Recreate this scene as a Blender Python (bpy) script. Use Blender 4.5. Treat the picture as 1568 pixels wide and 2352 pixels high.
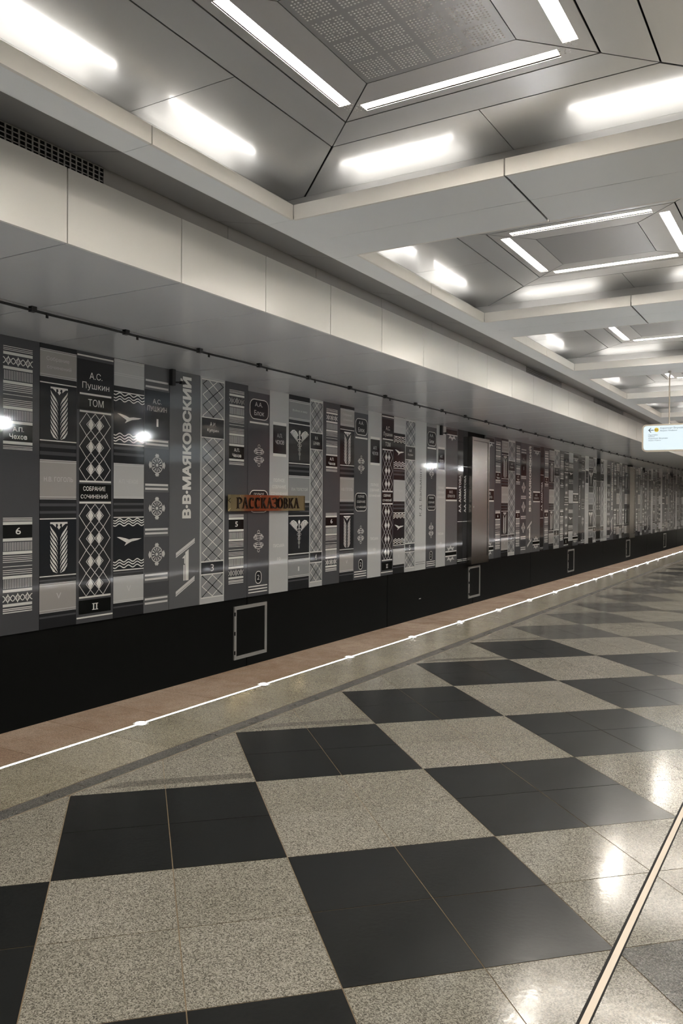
import bpy, bmesh, math, random
from mathutils import Matrix, Vector
from mathutils.geometry import delaunay_2d_cdt
random.seed(7)
SC = bpy.context.scene
COL = SC.collection
for o in list(bpy.data.objects):
    bpy.data.objects.remove(o)

# ------------------------------------------------------------------ camera, world, exposure
F_PX, YAW, PITCH, ROLL, CAM_H = 1856.17, 0.539331, -0.0119516, 0.00701517, 1.58327
cam_d = bpy.data.cameras.new('camera')
cam_d.sensor_fit = 'HORIZONTAL'
cam_d.sensor_width = 36.0
cam_d.lens = F_PX * 36.0 / 1568.0
cam_d.clip_start, cam_d.clip_end = 0.05, 300
cam = bpy.data.objects.new('camera', cam_d)
COL.objects.link(cam)
_ex = Vector((math.cos(YAW), math.sin(YAW), 0))
_ey = Vector((-math.sin(YAW), math.cos(YAW), 0))
_ez = Vector((0, 0, 1))
_fw = _ey * math.cos(PITCH) + _ez * math.sin(PITCH)
_u2 = _ez * math.cos(PITCH) - _ey * math.sin(PITCH)
_rt = _ex * math.cos(ROLL) + _u2 * math.sin(ROLL)
_up = _u2 * math.cos(ROLL) - _ex * math.sin(ROLL)
cam.matrix_world = Matrix(((_rt.x, _up.x, -_fw.x, 0), (_rt.y, _up.y, -_fw.y, 0), (_rt.z, _up.z, -_fw.z, CAM_H), (0, 0, 0, 1)))
SC.camera = cam

wd = bpy.data.worlds.new('world')
SC.world = wd
wd.use_nodes = True
wd.node_tree.nodes['Background'].inputs[0].default_value = (0.02, 0.02, 0.021, 1)
wd.node_tree.nodes['Background'].inputs[1].default_value = 1.0

SC.view_settings.view_transform = 'Standard'
SC.view_settings.look = 'None'
SC.view_settings.gamma = 1.0
SC.view_settings.use_curve_mapping = False
SC.view_settings.exposure = 3.1
try:
    SC.cycles.max_bounces = 6
    SC.cycles.use_adaptive_sampling = True
    SC.cycles.adaptive_threshold = 0.03
    SC.cycles.diffuse_bounces = 4
    SC.cycles.transmission_bounces = 0
    SC.cycles.glossy_bounces = 3
    SC.cycles.use_denoising = True
    SC.cycles.use_light_tree = False
    SC.cycles.caustics_reflective = True
    SC.cycles.sample_clamp_indirect = 6.0
    SC.cycles.blur_glossy = 0.2
except Exception:
    pass

TUBE_E, STRIP_E, LED_E, SIGN_E = 1.95, 9.2, 8.5, 0.108

# ------------------------------------------------------------------ key dimensions (metres)
XW = -8.2          # face of the track wall
XE = -4.77         # platform edge
XF = -4.87         # fascia face
ZS = 3.5           # track soffit
ZF = 4.06          # fascia top
ZB = 4.07          # beam underside
ZC = 4.345         # coffer ceiling
ZL = 4.20          # lip top
XC = -2.12         # coffer row centre
XA = 0.5           # platform axis
Y0, PER = 4.17, 4.645
HX, HY = 1.935, 1.74
YMIN, YMAX = -9.0, 66.0
KS = list(range(-1, 13))

# ------------------------------------------------------------------ materials
MATS = {}
def new_mat(name):
    m = bpy.data.materials.new(name)
    m.use_nodes = True
    return m, m.node_tree.nodes, m.node_tree.links, m.node_tree.nodes['Principled BSDF']
def pbr(name, col, rough=0.5, metal=0.0, spec=0.5, coat=0.0, coat_r=0.05, ns=0.0, nscale=8.0, bump=0.0, bscale=40.0, rvar=0.0, stretch=(1, 1, 1), col2=None):
    if name in MATS:
        return MATS[name]
    m, n, l, b = new_mat(name)
    b.inputs['Base Color'].default_value = (*col, 1)
    b.inputs['Roughness'].default_value = rough
    b.inputs['Metallic'].default_value = metal
    b.inputs['Specular IOR Level'].default_value = spec
    b.inputs['Coat Weight'].default_value = coat
    b.inputs['Coat Roughness'].default_value = coat_r
    if ns or bump or rvar:
        tc = n.new('ShaderNodeTexCoord')
        mp = n.new('ShaderNodeMapping')
        mp.inputs['Scale'].default_value = stretch
        l.new(tc.outputs['Object'], mp.inputs['Vector'])
        t = n.new('ShaderNodeTexNoise')
        t.inputs['Scale'].default_value = nscale
        t.inputs['Detail'].default_value = 4
        l.new(mp.outputs[0], t.inputs['Vector'])
        if ns:
            mx = n.new('ShaderNodeMix')
            mx.data_type = 'RGBA'
            c2 = col2 or tuple(c * (1 - ns) for c in col)
            mx.inputs[6].default_value = (*col, 1)
            mx.inputs[7].default_value = (*c2, 1)
            l.new(t.outputs['Fac'], mx.inputs[0])
            l.new(mx.outputs[2], b.inputs['Base Color'])
        if rvar:
            mr = n.new('ShaderNodeMapRange')
            mr.inputs[1].default_value, mr.inputs[2].default_value = 0.3, 0.7
            mr.inputs[3].default_value, mr.inputs[4].default_value = max(0.01, rough - rvar), rough + rvar
            l.new(t.outputs['Fac'], mr.inputs[0])
            l.new(mr.outputs[0], b.inputs['Roughness'])
        if bump:
            t2 = n.new('ShaderNodeTexNoise')
            t2.inputs['Scale'].default_value = bscale
            t2.inputs['Detail'].default_value = 2
            l.new(mp.outputs[0], t2.inputs['Vector'])
            bp = n.new('ShaderNodeBump')
            bp.inputs['Strength'].default_value = bump
            bp.inputs['Distance'].default_value = 0.01
            l.new(t2.outputs['Fac'], bp.inputs['Height'])
            l.new(bp.outputs[0], b.inputs['Normal'])
    MATS[name] = m
    return m
def brushed(name, col, r_fine, r_broad, share):
    """satin metal with a tight and a broad highlight"""
    m, n, l, b = new_mat(name)
    b2 = n.new('ShaderNodeBsdfPrincipled')
    for q, r in ((b, r_fine), (b2, r_broad)):
        q.inputs['Base Color'].default_value = (*col, 1)
        q.inputs['Metallic'].default_value = 0.85
        q.inputs['Roughness'].default_value = r
    mx = n.new('ShaderNodeMixShader')
    mx.inputs[0].default_value = share
    l.new(b.outputs[0], mx.inputs[1])
    l.new(b2.outputs[0], mx.inputs[2])
    l.new(mx.outputs[0], n['Material Output'].inputs[0])
    MATS[name] = m
    return m
def emis(name, col, strength, base=(0.8, 0.8, 0.8), sampled=True):
    m, n, l, b = new_mat(name)
    b.inputs['Base Color'].default_value = (*base, 1)
    b.inputs['Roughness'].default_value = 0.4
    b.inputs['Emission Color'].default_value = (*col, 1)
    b.inputs['Emission Strength'].default_value = strength
    if not sampled:
        m.cycles.emission_sampling = 'NONE'
    else:
        m.cycles.emission_sampling = 'FRONT'
    MATS[name] = m
    return m
def granite(name, cols, scale, rough, bump=0.04, rvar=0.05, tint=None, cloud=0.25):
    """Speckled polished stone: voronoi grains coloured from a ramp plus a slow tone drift."""
    m, n, l, b = new_mat(name)
    geo = n.new('ShaderNodeNewGeometry')
    v = n.new('ShaderNodeTexVoronoi')
    v.inputs['Scale'].default_value = scale
    l.new(geo.outputs['Position'], v.inputs['Vector'])
    sp = n.new('ShaderNodeSeparateColor')
    l.new(v.outputs['Color'], sp.inputs[0])
    r = n.new('ShaderNodeValToRGB')
    r.color_ramp.interpolation = 'LINEAR'
    e = r.color_ramp.elements
    while len(e) < len(cols):
        e.new(0.5)
    for el, (pos, c) in zip(e, cols):
        el.position = pos
        el.color = (*c, 1)
    l.new(sp.outputs[0], r.inputs[0])
    oi = n.new('ShaderNodeObjectInfo')
    no = n.new('ShaderNodeTexNoise')
    no.inputs['Scale'].default_value = 2.6
    no.inputs['Detail'].default_value = 5
    l.new(geo.outputs['Position'], no.inputs['Vector'])
    ad = n.new('ShaderNodeMath')
    ad.operation = 'MULTIPLY_ADD'
    ad.inputs[1].default_value = 0.35
    l.new(oi.outputs['Random'], ad.inputs[0])
    l.new(no.outputs['Fac'], ad.inputs[2])
    mr = n.new('ShaderNodeMapRange')
    mr.inputs[1].default_value, mr.inputs[2].default_value = 0.3, 1.0
    mr.inputs[3].default_value, mr.inputs[4].default_value = 0.0, 1.0
    l.new(ad.outputs[0], mr.inputs[0])
    mx = n.new('ShaderNodeMix')
    mx.data_type = 'RGBA'
    mx.blend_type = 'MULTIPLY'
    l.new(mr.outputs[0], mx.inputs[0])
    l.new(r.outputs[0], mx.inputs[6])
    t = tint or (1 - cloud, 1 - cloud, 1 - cloud * 1.15)
    mx.inputs[7].default_value = (*t, 1)
    l.new(mx.outputs[2], b.inputs['Base Color'])
    n2 = n.new('ShaderNodeTexNoise')
    n2.inputs['Scale'].default_value = 7.0
    n2.inputs['Detail'].default_value = 3
    l.new(geo.outputs['Position'], n2.inputs['Vector'])
    mr2 = n.new('ShaderNodeMapRange')
    mr2.inputs[1].default_value, mr2.inputs[2].default_value = 0.3, 0.7
    mr2.inputs[3].default_value, mr2.inputs[4].default_value = max(rough - rvar, 0.02), rough + rvar
    l.new(n2.outputs['Fac'], mr2.inputs[0])
    l.new(mr2.outputs[0], b.inputs['Roughness'])
    n3 = n.new('ShaderNodeTexNoise')
    n3.inputs['Scale'].default_value = 45.0
    n3.inputs['Detail'].default_value = 2
    l.new(geo.outputs['Position'], n3.inputs['Vector'])
    bp = n.new('ShaderNodeBump')
    bp.inputs['Strength'].default_value = bump
    bp.inputs['Distance'].default_value = 0.01
    l.new(n3.outputs['Fac'], bp.inputs['Height'])
    l.new(bp.outputs[0], b.inputs['Normal'])
    MATS[name] = m
    return m

granite('stone_light', [(0.0, (0.075, 0.071, 0.060)), (0.28, (0.150, 0.139, 0.115)), (0.5, (0.245, 0.229, 0.193)), (1.0, (0.395, 0.376, 0.330))], 255, 0.13, bump=0.025, rvar=0.03, cloud=0.22)
granite('stone_tan', [(0.0, (0.10, 0.09, 0.066)), (0.3, (0.21, 0.188, 0.138)), (0.6, (0.30, 0.27, 0.205)), (1.0, (0.44, 0.41, 0.335))], 255, 0.15, bump=0.05, cloud=0.3)
granite('stone_gray', [(0.0, (0.03, 0.03, 0.028)), (0.35, (0.07, 0.069, 0.064)), (0.7, (0.115, 0.112, 0.103)), (1.0, (0.21, 0.20, 0.19))], 255, 0.14, bump=0.025, rvar=0.03, cloud=0.2)
granite('stone_slip', [(0.0, (0.05, 0.048, 0.042)), (0.35, (0.11, 0.103, 0.088)), (0.7, (0.17, 0.16, 0.135)), (1.0, (0.29, 0.275, 0.24))], 255, 0.16, bump=0.025, cloud=0.2)
granite('stone_border', [(0.0, (0.02, 0.02, 0.02)), (0.45, (0.06, 0.06, 0.056)), (0.75, (0.15, 0.14, 0.13)), (1.0, (0.30, 0.29, 0.27))], 230, 0.3, bump=0.05, cloud=0.2)
granite('stone_black', [(0.0, (0.006, 0.0065, 0.0065)), (0.6, (0.010, 0.011, 0.011)), (1.0, (0.016, 0.017, 0.017))], 160, 0.20, bump=0.035, rvar=0.015, cloud=0.2)
MATS['stone_black'].node_tree.nodes['Principled BSDF'].inputs['Specular IOR Level'].default_value = 0.36
granite('stone_brown', [(0.0, (0.17, 0.125, 0.095)), (0.35, (0.29, 0.215, 0.16)), (0.7, (0.37, 0.285, 0.22)), (1.0, (0.50, 0.40, 0.32))], 255, 0.5, bump=0.3, rvar=0.1, tint=(0.6, 0.5, 0.42))
pbr('grout', (0.20, 0.145, 0.085), 0.8, ns=0.4, nscale=20)
brushed('steel', (0.78, 0.78, 0.77), 0.20, 0.46, 0.60)
pbr('steel_dark', (0.48, 0.475, 0.465), 0.35, 0.6)
brushed('steel_warm', (0.70, 0.685, 0.66), 0.24, 0.5, 0.6)
brushed('steel_centre', (0.52, 0.51, 0.495), 0.22, 0.45, 0.55)
pbr('steel_lit_rim', (0.90, 0.89, 0.86), 0.4, 0.3)  # pale colour paints in the light caught on the perforation rims
pbr('beam_paint', (0.88, 0.91, 0.925), 0.34, 0.0, spec=0.5)
pbr('lip_paint', (0.86, 0.845, 0.81), 0.32, 0.0, spec=0.5)
pbr('dark_tray', (0.20, 0.195, 0.19), 0.38, 0.3, ns=0.1, nscale=3)
pbr('fascia_white', (0.92, 0.91, 0.87), 0.25, 0.0, spec=0.55, bump=0.02, bscale=1.4)
pbr('soffit_metal', (0.82, 0.83, 0.84), 0.11, 0.1, spec=0.6)
pbr('void_black', (0.012, 0.012, 0.012), 0.9)
pbr('plinth_black', (0.006, 0.0065, 0.006), 0.34, 0.0, spec=0.3)
pbr('concrete', (0.10, 0.10, 0.10), 0.9, ns=0.3)
pbr('alu', (0.62, 0.61, 0.58), 0.36, 1.0)
pbr('alu_satin', (0.50, 0.49, 0.47), 0.42, 0.4)
pbr('cabinet_steel', (0.52, 0.49, 0.45), 0.27, 1.0, ns=0.1, nscale=3, stretch=(1, 1, 6))
pbr('cable_black', (0.02, 0.02, 0.02), 0.6)
pbr('brass', (0.95, 0.77, 0.44), 0.07, 1.0, bump=0.03, bscale=6)
pbr('letter_dark', (0.03, 0.016, 0.012), 0.3, 0.2)
pbr('groove_metal', (0.50, 0.44, 0.37), 0.42, 0.7)
pbr('column_red', (0.20, 0.045, 0.035), 0.35)
pbr('column_wood', (0.22, 0.08, 0.05), 0.4, ns=0.3, nscale=6)
pbr('sign_frame', (0.66, 0.60, 0.50), 0.35, 0.5)
pbr('sign_ink', (0.02, 0.025, 0.035), 0.6)
pbr('sign_yellow', (0.80, 0.60, 0.06), 0.5)
# printed enamel of the spines
def enamel(name, col, rough=0.075, **k):
    return pbr('enamel_' + name, col, rough, 0.0, spec=0.5, bump=0.012, bscale=1.1, **k)
enamel('slate', (0.098, 0.100, 0.108))
enamel('slate_mid', (0.155, 0.158, 0.164))
enamel('charcoal', (0.032, 0.033, 0.036))
enamel('navy', (0.020, 0.023, 0.028))
enamel('black', (0.011, 0.012, 0.012))
enamel('taupe', (0.44, 0.42, 0.40))
enamel('pearl', (0.56, 0.565, 0.56))
enamel('silver', (0.62, 0.625, 0.62))
enamel('grey', (0.32, 0.325, 0.33))
enamel('print_white', (0.88, 0.87, 0.83))
enamel('print_silver', (0.74, 0.73, 0.71))
enamel('print_faint', (0.68, 0.68, 0.67))
enamel('print_dark', (0.13, 0.13, 0.13))
enamel('green_grey', (0.060, 0.065, 0.060))
emis('tube_white', (1.0, 0.97, 0.93), TUBE_E)
emis('strip_white', (1.0, 0.93, 0.83), STRIP_E)
emis('led_white', (0.93, 0.96, 1.0), LED_E)
emis('lens_white', (0.93, 0.96, 1.0), LED_E, sampled=False)
emis('lamp_tube', (1.0, 0.93, 0.84), STRIP_E * 2, sampled=False)
emis('spot_white', (0.93, 0.97, 1.0), 160.0)
emis('sign_glow', (0.82, 0.95, 1.0), SIGN_E, base=(0.06, 0.07, 0.08))
pbr('housing_warm', (0.80, 0.74, 0.64), 0.5)

# ------------------------------------------------------------------ helpers
def link(o, parent=None):
    COL.objects.link(o)
    if parent is not None:
        o.parent = parent
    return o
def obj(name, me, mat=None, parent=None, loc=None, kind=None):
    if mat is not None and len(me.materials) == 0:
        me.materials.append(MATS[mat] if isinstance(mat, str) else mat)
    o = bpy.data.objects.new(name, me)
    link(o, parent)
    if loc is not None:
        o.location = loc
    if kind:
        o['kind'] = kind
    return o
def empty(name, loc=(0, 0, 0)):
    o = bpy.data.objects.new(name, None)
    o.empty_display_size = 0.1
    link(o)
    o.location = loc
    return o
def tag(o, label, cat, group=None):
    o['label'] = label
    o['category'] = cat
    if group:
        o['group'] = group
    return o
def structure(o):
    o['kind'] = 'structure'
    return o
class MB:
    """collects polygons; build() gives one mesh"""
    def __init__(s):
        s.v, s.f, s.m = [], [], []
    def poly(s, pts, mi=0):
        i = len(s.v)
        s.v += [tuple(p) for p in pts]
        s.f.append(tuple(range(i, i + len(pts))))
        s.m.append(mi)
        return s
    def box(s, x0, y0, z0, x1, y1, z1, mi=0):
        i = len(s.v)
        s.v += [(x0, y0, z0), (x1, y0, z0), (x1, y1, z0), (x0, y1, z0), (x0, y0, z1), (x1, y0, z1), (x1, y1, z1), (x0, y1, z1)]
        for f in ((0, 3, 2, 1), (4, 5, 6, 7), (0, 1, 5, 4), (1, 2, 6, 5), (2, 3, 7, 6), (3, 0, 4, 7)):
            s.f.append(tuple(i + k for k in f))
            s.m.append(mi)
        return s
    def prism(s, pts, z0, z1, mi=0):
        """polygon (counter-clockwise from above) extruded from z0 to z1"""
        n = len(pts)
        i = len(s.v)
        s.v += [(p[0], p[1], z0) for p in pts] + [(p[0], p[1], z1) for p in pts]
        s.f.append(tuple(reversed(range(i, i + n))))
        s.f.append(tuple(range(i + n, i + 2 * n)))
        for k in range(n):
            k2 = (k + 1) % n
            s.f.append((i + k, i + k2, i + n + k2, i + n + k))
        s.m += [mi] * (n + 2)
        return s
    def cyl(s, p0, p1, r, n=10, caps=True, r1=None):
        p0, p1 = Vector(p0), Vector(p1)
        r1 = r if r1 is None else r1
        d = (p1 - p0).normalized()
        a = d.orthogonal().normalized()
        b = d.cross(a)
        i = len(s.v)
        for p, rr in ((p0, r), (p1, r1)):
            for k in range(n):
                t = 2 * math.pi * k / n
                s.v.append(tuple(p + a * (rr * math.cos(t)) + b * (rr * math.sin(t))))
        for k in range(n):
            k2 = (k + 1) % n
            s.f.append((i + k, i + k2, i + n + k2, i + n + k))
            s.m.append(0)
        if caps:
            s.f.append(tuple(reversed(range(i, i + n))))
            s.f.append(tuple(range(i + n, i + 2 * n)))
            s.m += [0, 0]
        return s
    def mesh(s, name, mats=()):
        me = bpy.data.meshes.new(name)
        me.from_pydata(s.v, [], s.f)
        for m in mats:
            me.materials.append(MATS[m])
        if any(s.m):
            me.polygons.foreach_set('material_index', s.m)
        me.update()
        return me
    def build(s, name, mat, parent=None, kind=None, loc=None):
        mats = (mat,) if isinstance(mat, str) else mat
        return obj(name, s.mesh(name, mats), None, parent, loc, kind)
ONES = ['', 'first', 'second', 'third', 'fourth', 'fifth', 'sixth', 'seventh', 'eighth', 'ninth', 'tenth', 'eleventh', 'twelfth', 'thirteenth', 'fourteenth', 'fifteenth', 'sixteenth', 'seventeenth', 'eighteenth', 'nineteenth']
def nth(n):
    if n < 20:
        return ONES[n]
    t = {2: ('twentieth', 'twenty'), 3: ('thirtieth', 'thirty'), 4: ('fortieth', 'forty')}[n // 10]
    return t[0] if n % 10 == 0 else t[1] + '-' + ONES[n % 10]

# ------------------------------------------------------------------ floor
TX0, TY0, TANG = -3.4514, 2.9566, math.radians(45)
cu, su = math.cos(TANG), math.sin(TANG)
def floor_uv(u, v):
    return (TX0 + u * cu + v * su, TY0 + u * su - v * cu)
XG0, XG1 = -3.585, -3.478          # dark border strip
XT0 = -3.462                       # diagonal paving starts
XRE = 2 * XA - XE                  # right platform edge
floor = MB()
floor.box(XE + 0.01, YMIN, -1.3, XRE - 0.01, YMAX, -0.0016)
floor = structure(floor.build('floor', 'grout'))
def clip(poly, axis, lim, keep_less):
    out = []
    for i in range(len(poly)):
        a, b = poly[i], poly[(i + 1) % len(poly)]
        ia = (a[axis] <= lim) == keep_less
        ib = (b[axis] <= lim) == keep_less
        if ia:
            out.append(a)
        if ia != ib:
            t = (lim - a[axis]) / (b[axis] - a[axis])
            out.append((a[0] + (b[0] - a[0]) * t, a[1] + (b[1] - a[1]) * t))
    return out
def in_view(x, y, z):
    d = Vector((x, y, z - CAM_H))
    w = d.dot(_fw)
    if w < 0.2:
        return None
    return (784 + F_PX * d.dot(_rt) / w, 1176 - F_PX * d.dot(_up) / w, w)
def stone_of(iu, iv):
    if (iu + iv) % 2:
        return 'stone_light'
    if floor_uv(iu + 0.5, iv + 0.5)[0] > -0.4:
        return 'stone_gray'
    k = iu - iv
    return 'stone_black' if ((k + 4) // 2) % 14 < 7 else 'stone_gray'
TW = 0.5
GAP = 0.0021
tiles = []
for a in range(-40, 200):
    for b in range(-200, 60):
        u0, v0 = a * TW, b * TW
        c = floor_uv(u0 + TW / 2, v0 + TW / 2)
        if not (XT0 - 0.36 < c[0] < XRE - 1.1 and YMIN < c[1] < YMAX - 1):
            continue
        pts = [floor_uv(u0 + GAP, v0 + TW - GAP), floor_uv(u0 + TW - GAP, v0 + TW - GAP), floor_uv(u0 + TW - GAP, v0 + GAP), floor_uv(u0 + GAP, v0 + GAP)]
        full = min(p[0] for p in pts) >= XT0
        if not full:
            pts = clip(pts, 0, XT0, False)
            if len(pts) < 3:
                continue
        cx = sum(p[0] for p in pts) / len(pts)
        cy = sum(p[1] for p in pts) / len(pts)
        pv = in_view(cx, cy, 0)
        seen = pv is not None and -160 < pv[0] < 1730 and pv[1] < 2600
        rank = (pv[2] if seen else 1000 + (cx * cx + cy * cy))
        tiles.append((rank, full, pts, (cx, cy), stone_of(math.floor(a / 2), math.floor(b / 2))))
tiles.sort(key=lambda t: t[0])
full_me = {}
rest = MB()
rest_m = ['stone_light', 'stone_gray', 'stone_black']
for i, (rank, full, pts, c, st) in enumerate(tiles):
    if i < 300:
        if full:
            if st not in full_me:
                me = MB().prism([(p[0] - c[0], p[1] - c[1]) for p in pts], -0.02, 0.0).mesh('tile', (st,))
                full_me[st] = me
            obj('tile', full_me[st], None, floor, (c[0], c[1], 0))
        else:
            MB().prism(pts, -0.02, 0.0).build('tile', st, floor)
    else:
        rest.prism(pts, -0.02, 0.0, rest_m.index(st))
rest.build('tile_field', rest_m, floor, 'stuff')
# grey inlay slips in the cut edge tiles
for k in range(-2, 12):
    cx, cy = floor_uv(k, -k)
    u0, v0 = k, -k
    a0, a1 = floor_uv(u0 + 0.28, v0 - 0.16), floor_uv(u0 + 0.99, v0 - 0.16)
    b0, b1 = floor_uv(u0 + 0.14, v0 - 0.07), floor_uv(u0 + 0.99, v0 - 0.07)
    pts = clip([b0, b1, a1, a0], 0, XT0 + 0.01, False)
    pts = [(p[0], p[1]) for p in pts]
    if len(pts) >= 3 and k % 3 != 2:
        MB().prism(pts, -0.01, 0.0006).build('stone_slip', 'stone_slip', floor)
# straight courses along the edge
def course(name, x0, x1, y_first, step, mat, y_to, gap=0.0025, top=0.0):
    me = MB().box(x0 + gap, -step / 2 + gap, -0.05, x1 - gap, step / 2 - gap, top).mesh(name, (mat,))
    k = math.floor((-1.5 - y_first) / step)
    far = MB()
    while y_first + k * step < YMAX - 2:
        y = y_first + (k + 0.5) * step
        if y < y_to:
            obj(name, me, None, floor, (0, y, 0))
        else:
            far.box(x0 + gap, y - step / 2 + gap, -0.05, x1 - gap, y + step / 2 - gap, top)
        k += 1
    far.build(name + '_run', mat, floor, 'stuff')
course('edge_slab', XE, -4.172, 3.88, 0.575, 'stone_brown', 34)
course('paving_slab', -4.140, XG0 - 0.002, 3.29, 0.575, 'stone_tan', 34)
course('border_slab', XG0, XG1, 3.1, 1.15, 'stone_border', 30)
MB().box(XG1 + 0.002, YMIN, -0.02, XG1 + 0.008, YMAX, 0.001).build('joint_profile', 'alu', floor)
MB().box(-0.6235, YMIN, -0.02, -0.6005, YMAX, 0.0015).build('inlay_strip', 'groove_metal', floor)
MB().box(-0.6335, YMIN, -0.02, -0.6235, YMAX, 0.0008).box(-0.6005, YMIN, -0.02, -0.5945, YMAX, 0.0008).build('inlay_joint', 'void_black', floor)
MB().box(2 * XA - XT0, YMIN, -0.02, XRE, YMAX, 0.0).build('far_edge_paving', 'stone_tan', floor)

# ------------------------------------------------------------------ platform edge lights
LX, LY0, LSP = -4.155, 4.186, 1.467
chan = MB().box(LX - 0.014, YMIN, -0.03, LX + 0.014, YMAX, -0.003)
chan.build('light_channel', 'alu', floor)
led_me = {}
n_l = 0
for k in range(-3, 22):
    y = LY0 + k * LSP
    n_l += 1
    vis = k + 1                     # k = 0 is the leftmost in the picture
    t = empty('edge_light', (LX, y, 0))
    if 'ring' not in led_me:
        led_me['ring'] = MB().cyl((0, 0, -0.03), (0, 0, 0.004), 0.055, 24).mesh('ring', ('alu_satin',))
        led_me['lens'] = MB().cyl((0, 0, 0.0), (0, 0, 0.0065), 0.037, 20).mesh('lens', ('lens_white',))
    obj('ring', led_me['ring'], None, t)
    obj('lens', led_me['lens'], None, t)
    if vis >= 1:
        tag(t, f'small round light flush in the platform edge, {nth(vis)} from the left', 'floor light', 'round lights along the platform edge')
    else:
        tag(t, 'small round platform edge light lying outside the left side of the picture', 'floor light', 'round lights outside the picture')
    s = empty('led_strip', (LX, y + LSP / 2, 0))
    if 'bar' not in led_me:
        led_me['bar'] = MB().poly([(-0.008, -LSP / 2 + 0.062, 0.0012), (0.008, -LSP / 2 + 0.062, 0.0012), (0.008, LSP / 2 - 0.062, 0.0012), (-0.008, LSP / 2 - 0.062, 0.0012)]).mesh('diode_row', ('led_white',))
        led_me['cover'] = MB().box(-0.016, -LSP / 2 + 0.056, -0.02, -0.011, LSP / 2 - 0.056, 0.002).box(0.011, -LSP / 2 + 0.056, -0.02, 0.016, LSP / 2 - 0.056, 0.002).mesh('profile', ('alu',))
    obj('diode_row', led_me['bar'], None, s)
    obj('profile', led_me['cover'], None, s)
    if vis >= 1:
        tag(s, f'glowing white LED line running right from the {nth(vis)} round edge light', 'light strip', 'LED lines along the platform edge')
    elif vis == 0:
        tag(s, 'glowing white LED line at the left picture edge, before the first round edge light', 'light strip', 'LED lines along the platform edge')
    else:
        tag(s, 'LED line of the platform edge outside the left side of the picture', 'light strip', 'LED lines outside the picture')

# ------------------------------------------------------------------ track trench, left wall
structure(MB().box(XW - 0.3, YMIN, -1.5, XE + 0.02, YMAX, -1.3).build('floor_trackbed', 'concrete'))
wl = MB().box(XW - 0.3, YMIN, -1.4, XW - 0.066, YMAX, 4.4).build('wall_left', 'void_black')
structure(wl)
pl_me = MB().box(0, -2.5, -1.3, 0.03, 2.5, -0.004).mesh('plinth_panel', ('plinth_black',))
for k in range(14):
    y = -6.85 + 5.02 * k
    obj('plinth_panel', pl_me, None, wl, (XW - 0.066, y, 0))

# hatches in the plinth
def hatch(y0, y1, z0, z1, label):
    t = empty('access_hatch', (XW - 0.031, (y0 + y1) / 2, z0))
    w, h = (y1 - y0) / 2, z1 - z0
    fw = 0.055
    MB().box(-0.004, -w + fw, fw, 0.004, w - fw, h - fw).build('door', 'plinth_black', t)
    for (a, b, c, d) in ((-w, 0, -w + fw, h), (w - fw, 0, w, h)):
        MB().box(-0.004, a, b, 0.02, c, d).build('frame_bar', 'alu_satin', t)
    for (a, b, c, d) in ((-w + fw, 0, w - fw, fw), (-w + fw, h - fw, w - fw, h)):
        MB().box(-0.004, a, b, 0.02, c, d).build('frame_bar', 'alu_satin', t)
    for zz in (0.12, 0.5 * h, h - 0.12):
        MB().cyl((0.022, -w + 0.01, zz - 0.03), (0.022, -w + 0.01, zz + 0.03), 0.012, 8).build('hinge', 'plinth_black', t)
    tag(t, label, 'hatch', 'framed hatches in the black plinth')
hatch(10.36, 11.25, -1.0, -0.13, 'largest aluminium-framed black hatch, low in the plinth below the station name')
hatch(20.42, 21.25, -0.985, -0.13, 'framed black hatch in the plinth under the nearer steel cabinet')
hatch(30.2, 31.06, -0.975, -0.13, 'framed black hatch between the two steel cabinets, in the black plinth')
hatch(40.5, 41.35, -0.975, -0.13, 'framed black hatch in the plinth under the farther steel cabinet')
hatch(51.0, 51.85, -0.975, -0.13, 'most distant tiny framed hatch, right end of the black plinth')
tag(MB().box(XW - 0.0355, 17.36, -0.70, XW - 0.032, 17.46, -0.68).build('paper_scrap', 'enamel_print_silver'), 'tiny pale scrap stuck on the black plinth', 'scrap')

# steel cabinets on the wall
def cabinet(y0, y1, z0, z1, label):
    t = empty('steel_cabinet', (XW, (y0 + y1) / 2, z0))
    w, h, d = (y1 - y0) / 2, z1 - z0, 0.13
    MB().box(-0.033, -w, 0, d - 0.03, w, h).build('body', 'cabinet_steel', t)
    f = 0.10
    door = MB().box(d - 0.03, -w + f, f + 0.1, d - 0.012, w - f, h - f).build('door', 'cabinet_steel', t)
    for (a, b, c, e) in ((-w, 0, -w + f - 0.012, h), (w - f + 0.012, 0, w, h)):
        MB().box(d - 0.03, a, b, d, c, e).build('frame_bar', 'cabinet_steel', t)
    MB().box(d - 0.03, -w + f - 0.012, h - f + 0.012, d, w - f + 0.012, h).build('frame_bar', 'cabinet_steel', t)
    MB().box(d - 0.03, -w + f - 0.012, 0.0, d, w - f + 0.012, f + 0.088).build('frame_bar', 'cabinet_steel', t)
    MB().cyl((d - 0.012, -w + f + 0.05, h * 0.45), (d + 0.0, -w + f + 0.05, h * 0.45), 0.02, 12).build('lock', 'alu', door)
    tag(t, label, 'cabinet', 'brushed steel wall cabinets')
cabinet(20.24, 21.52, -0.05, 3.36, 'tall brushed steel cabinet between the printed spines, the nearer one')
cabinet(40.45, 41.72, -0.05, 3.40, 'tall brushed steel cabinet far along the spine wall, the farther one')

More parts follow.
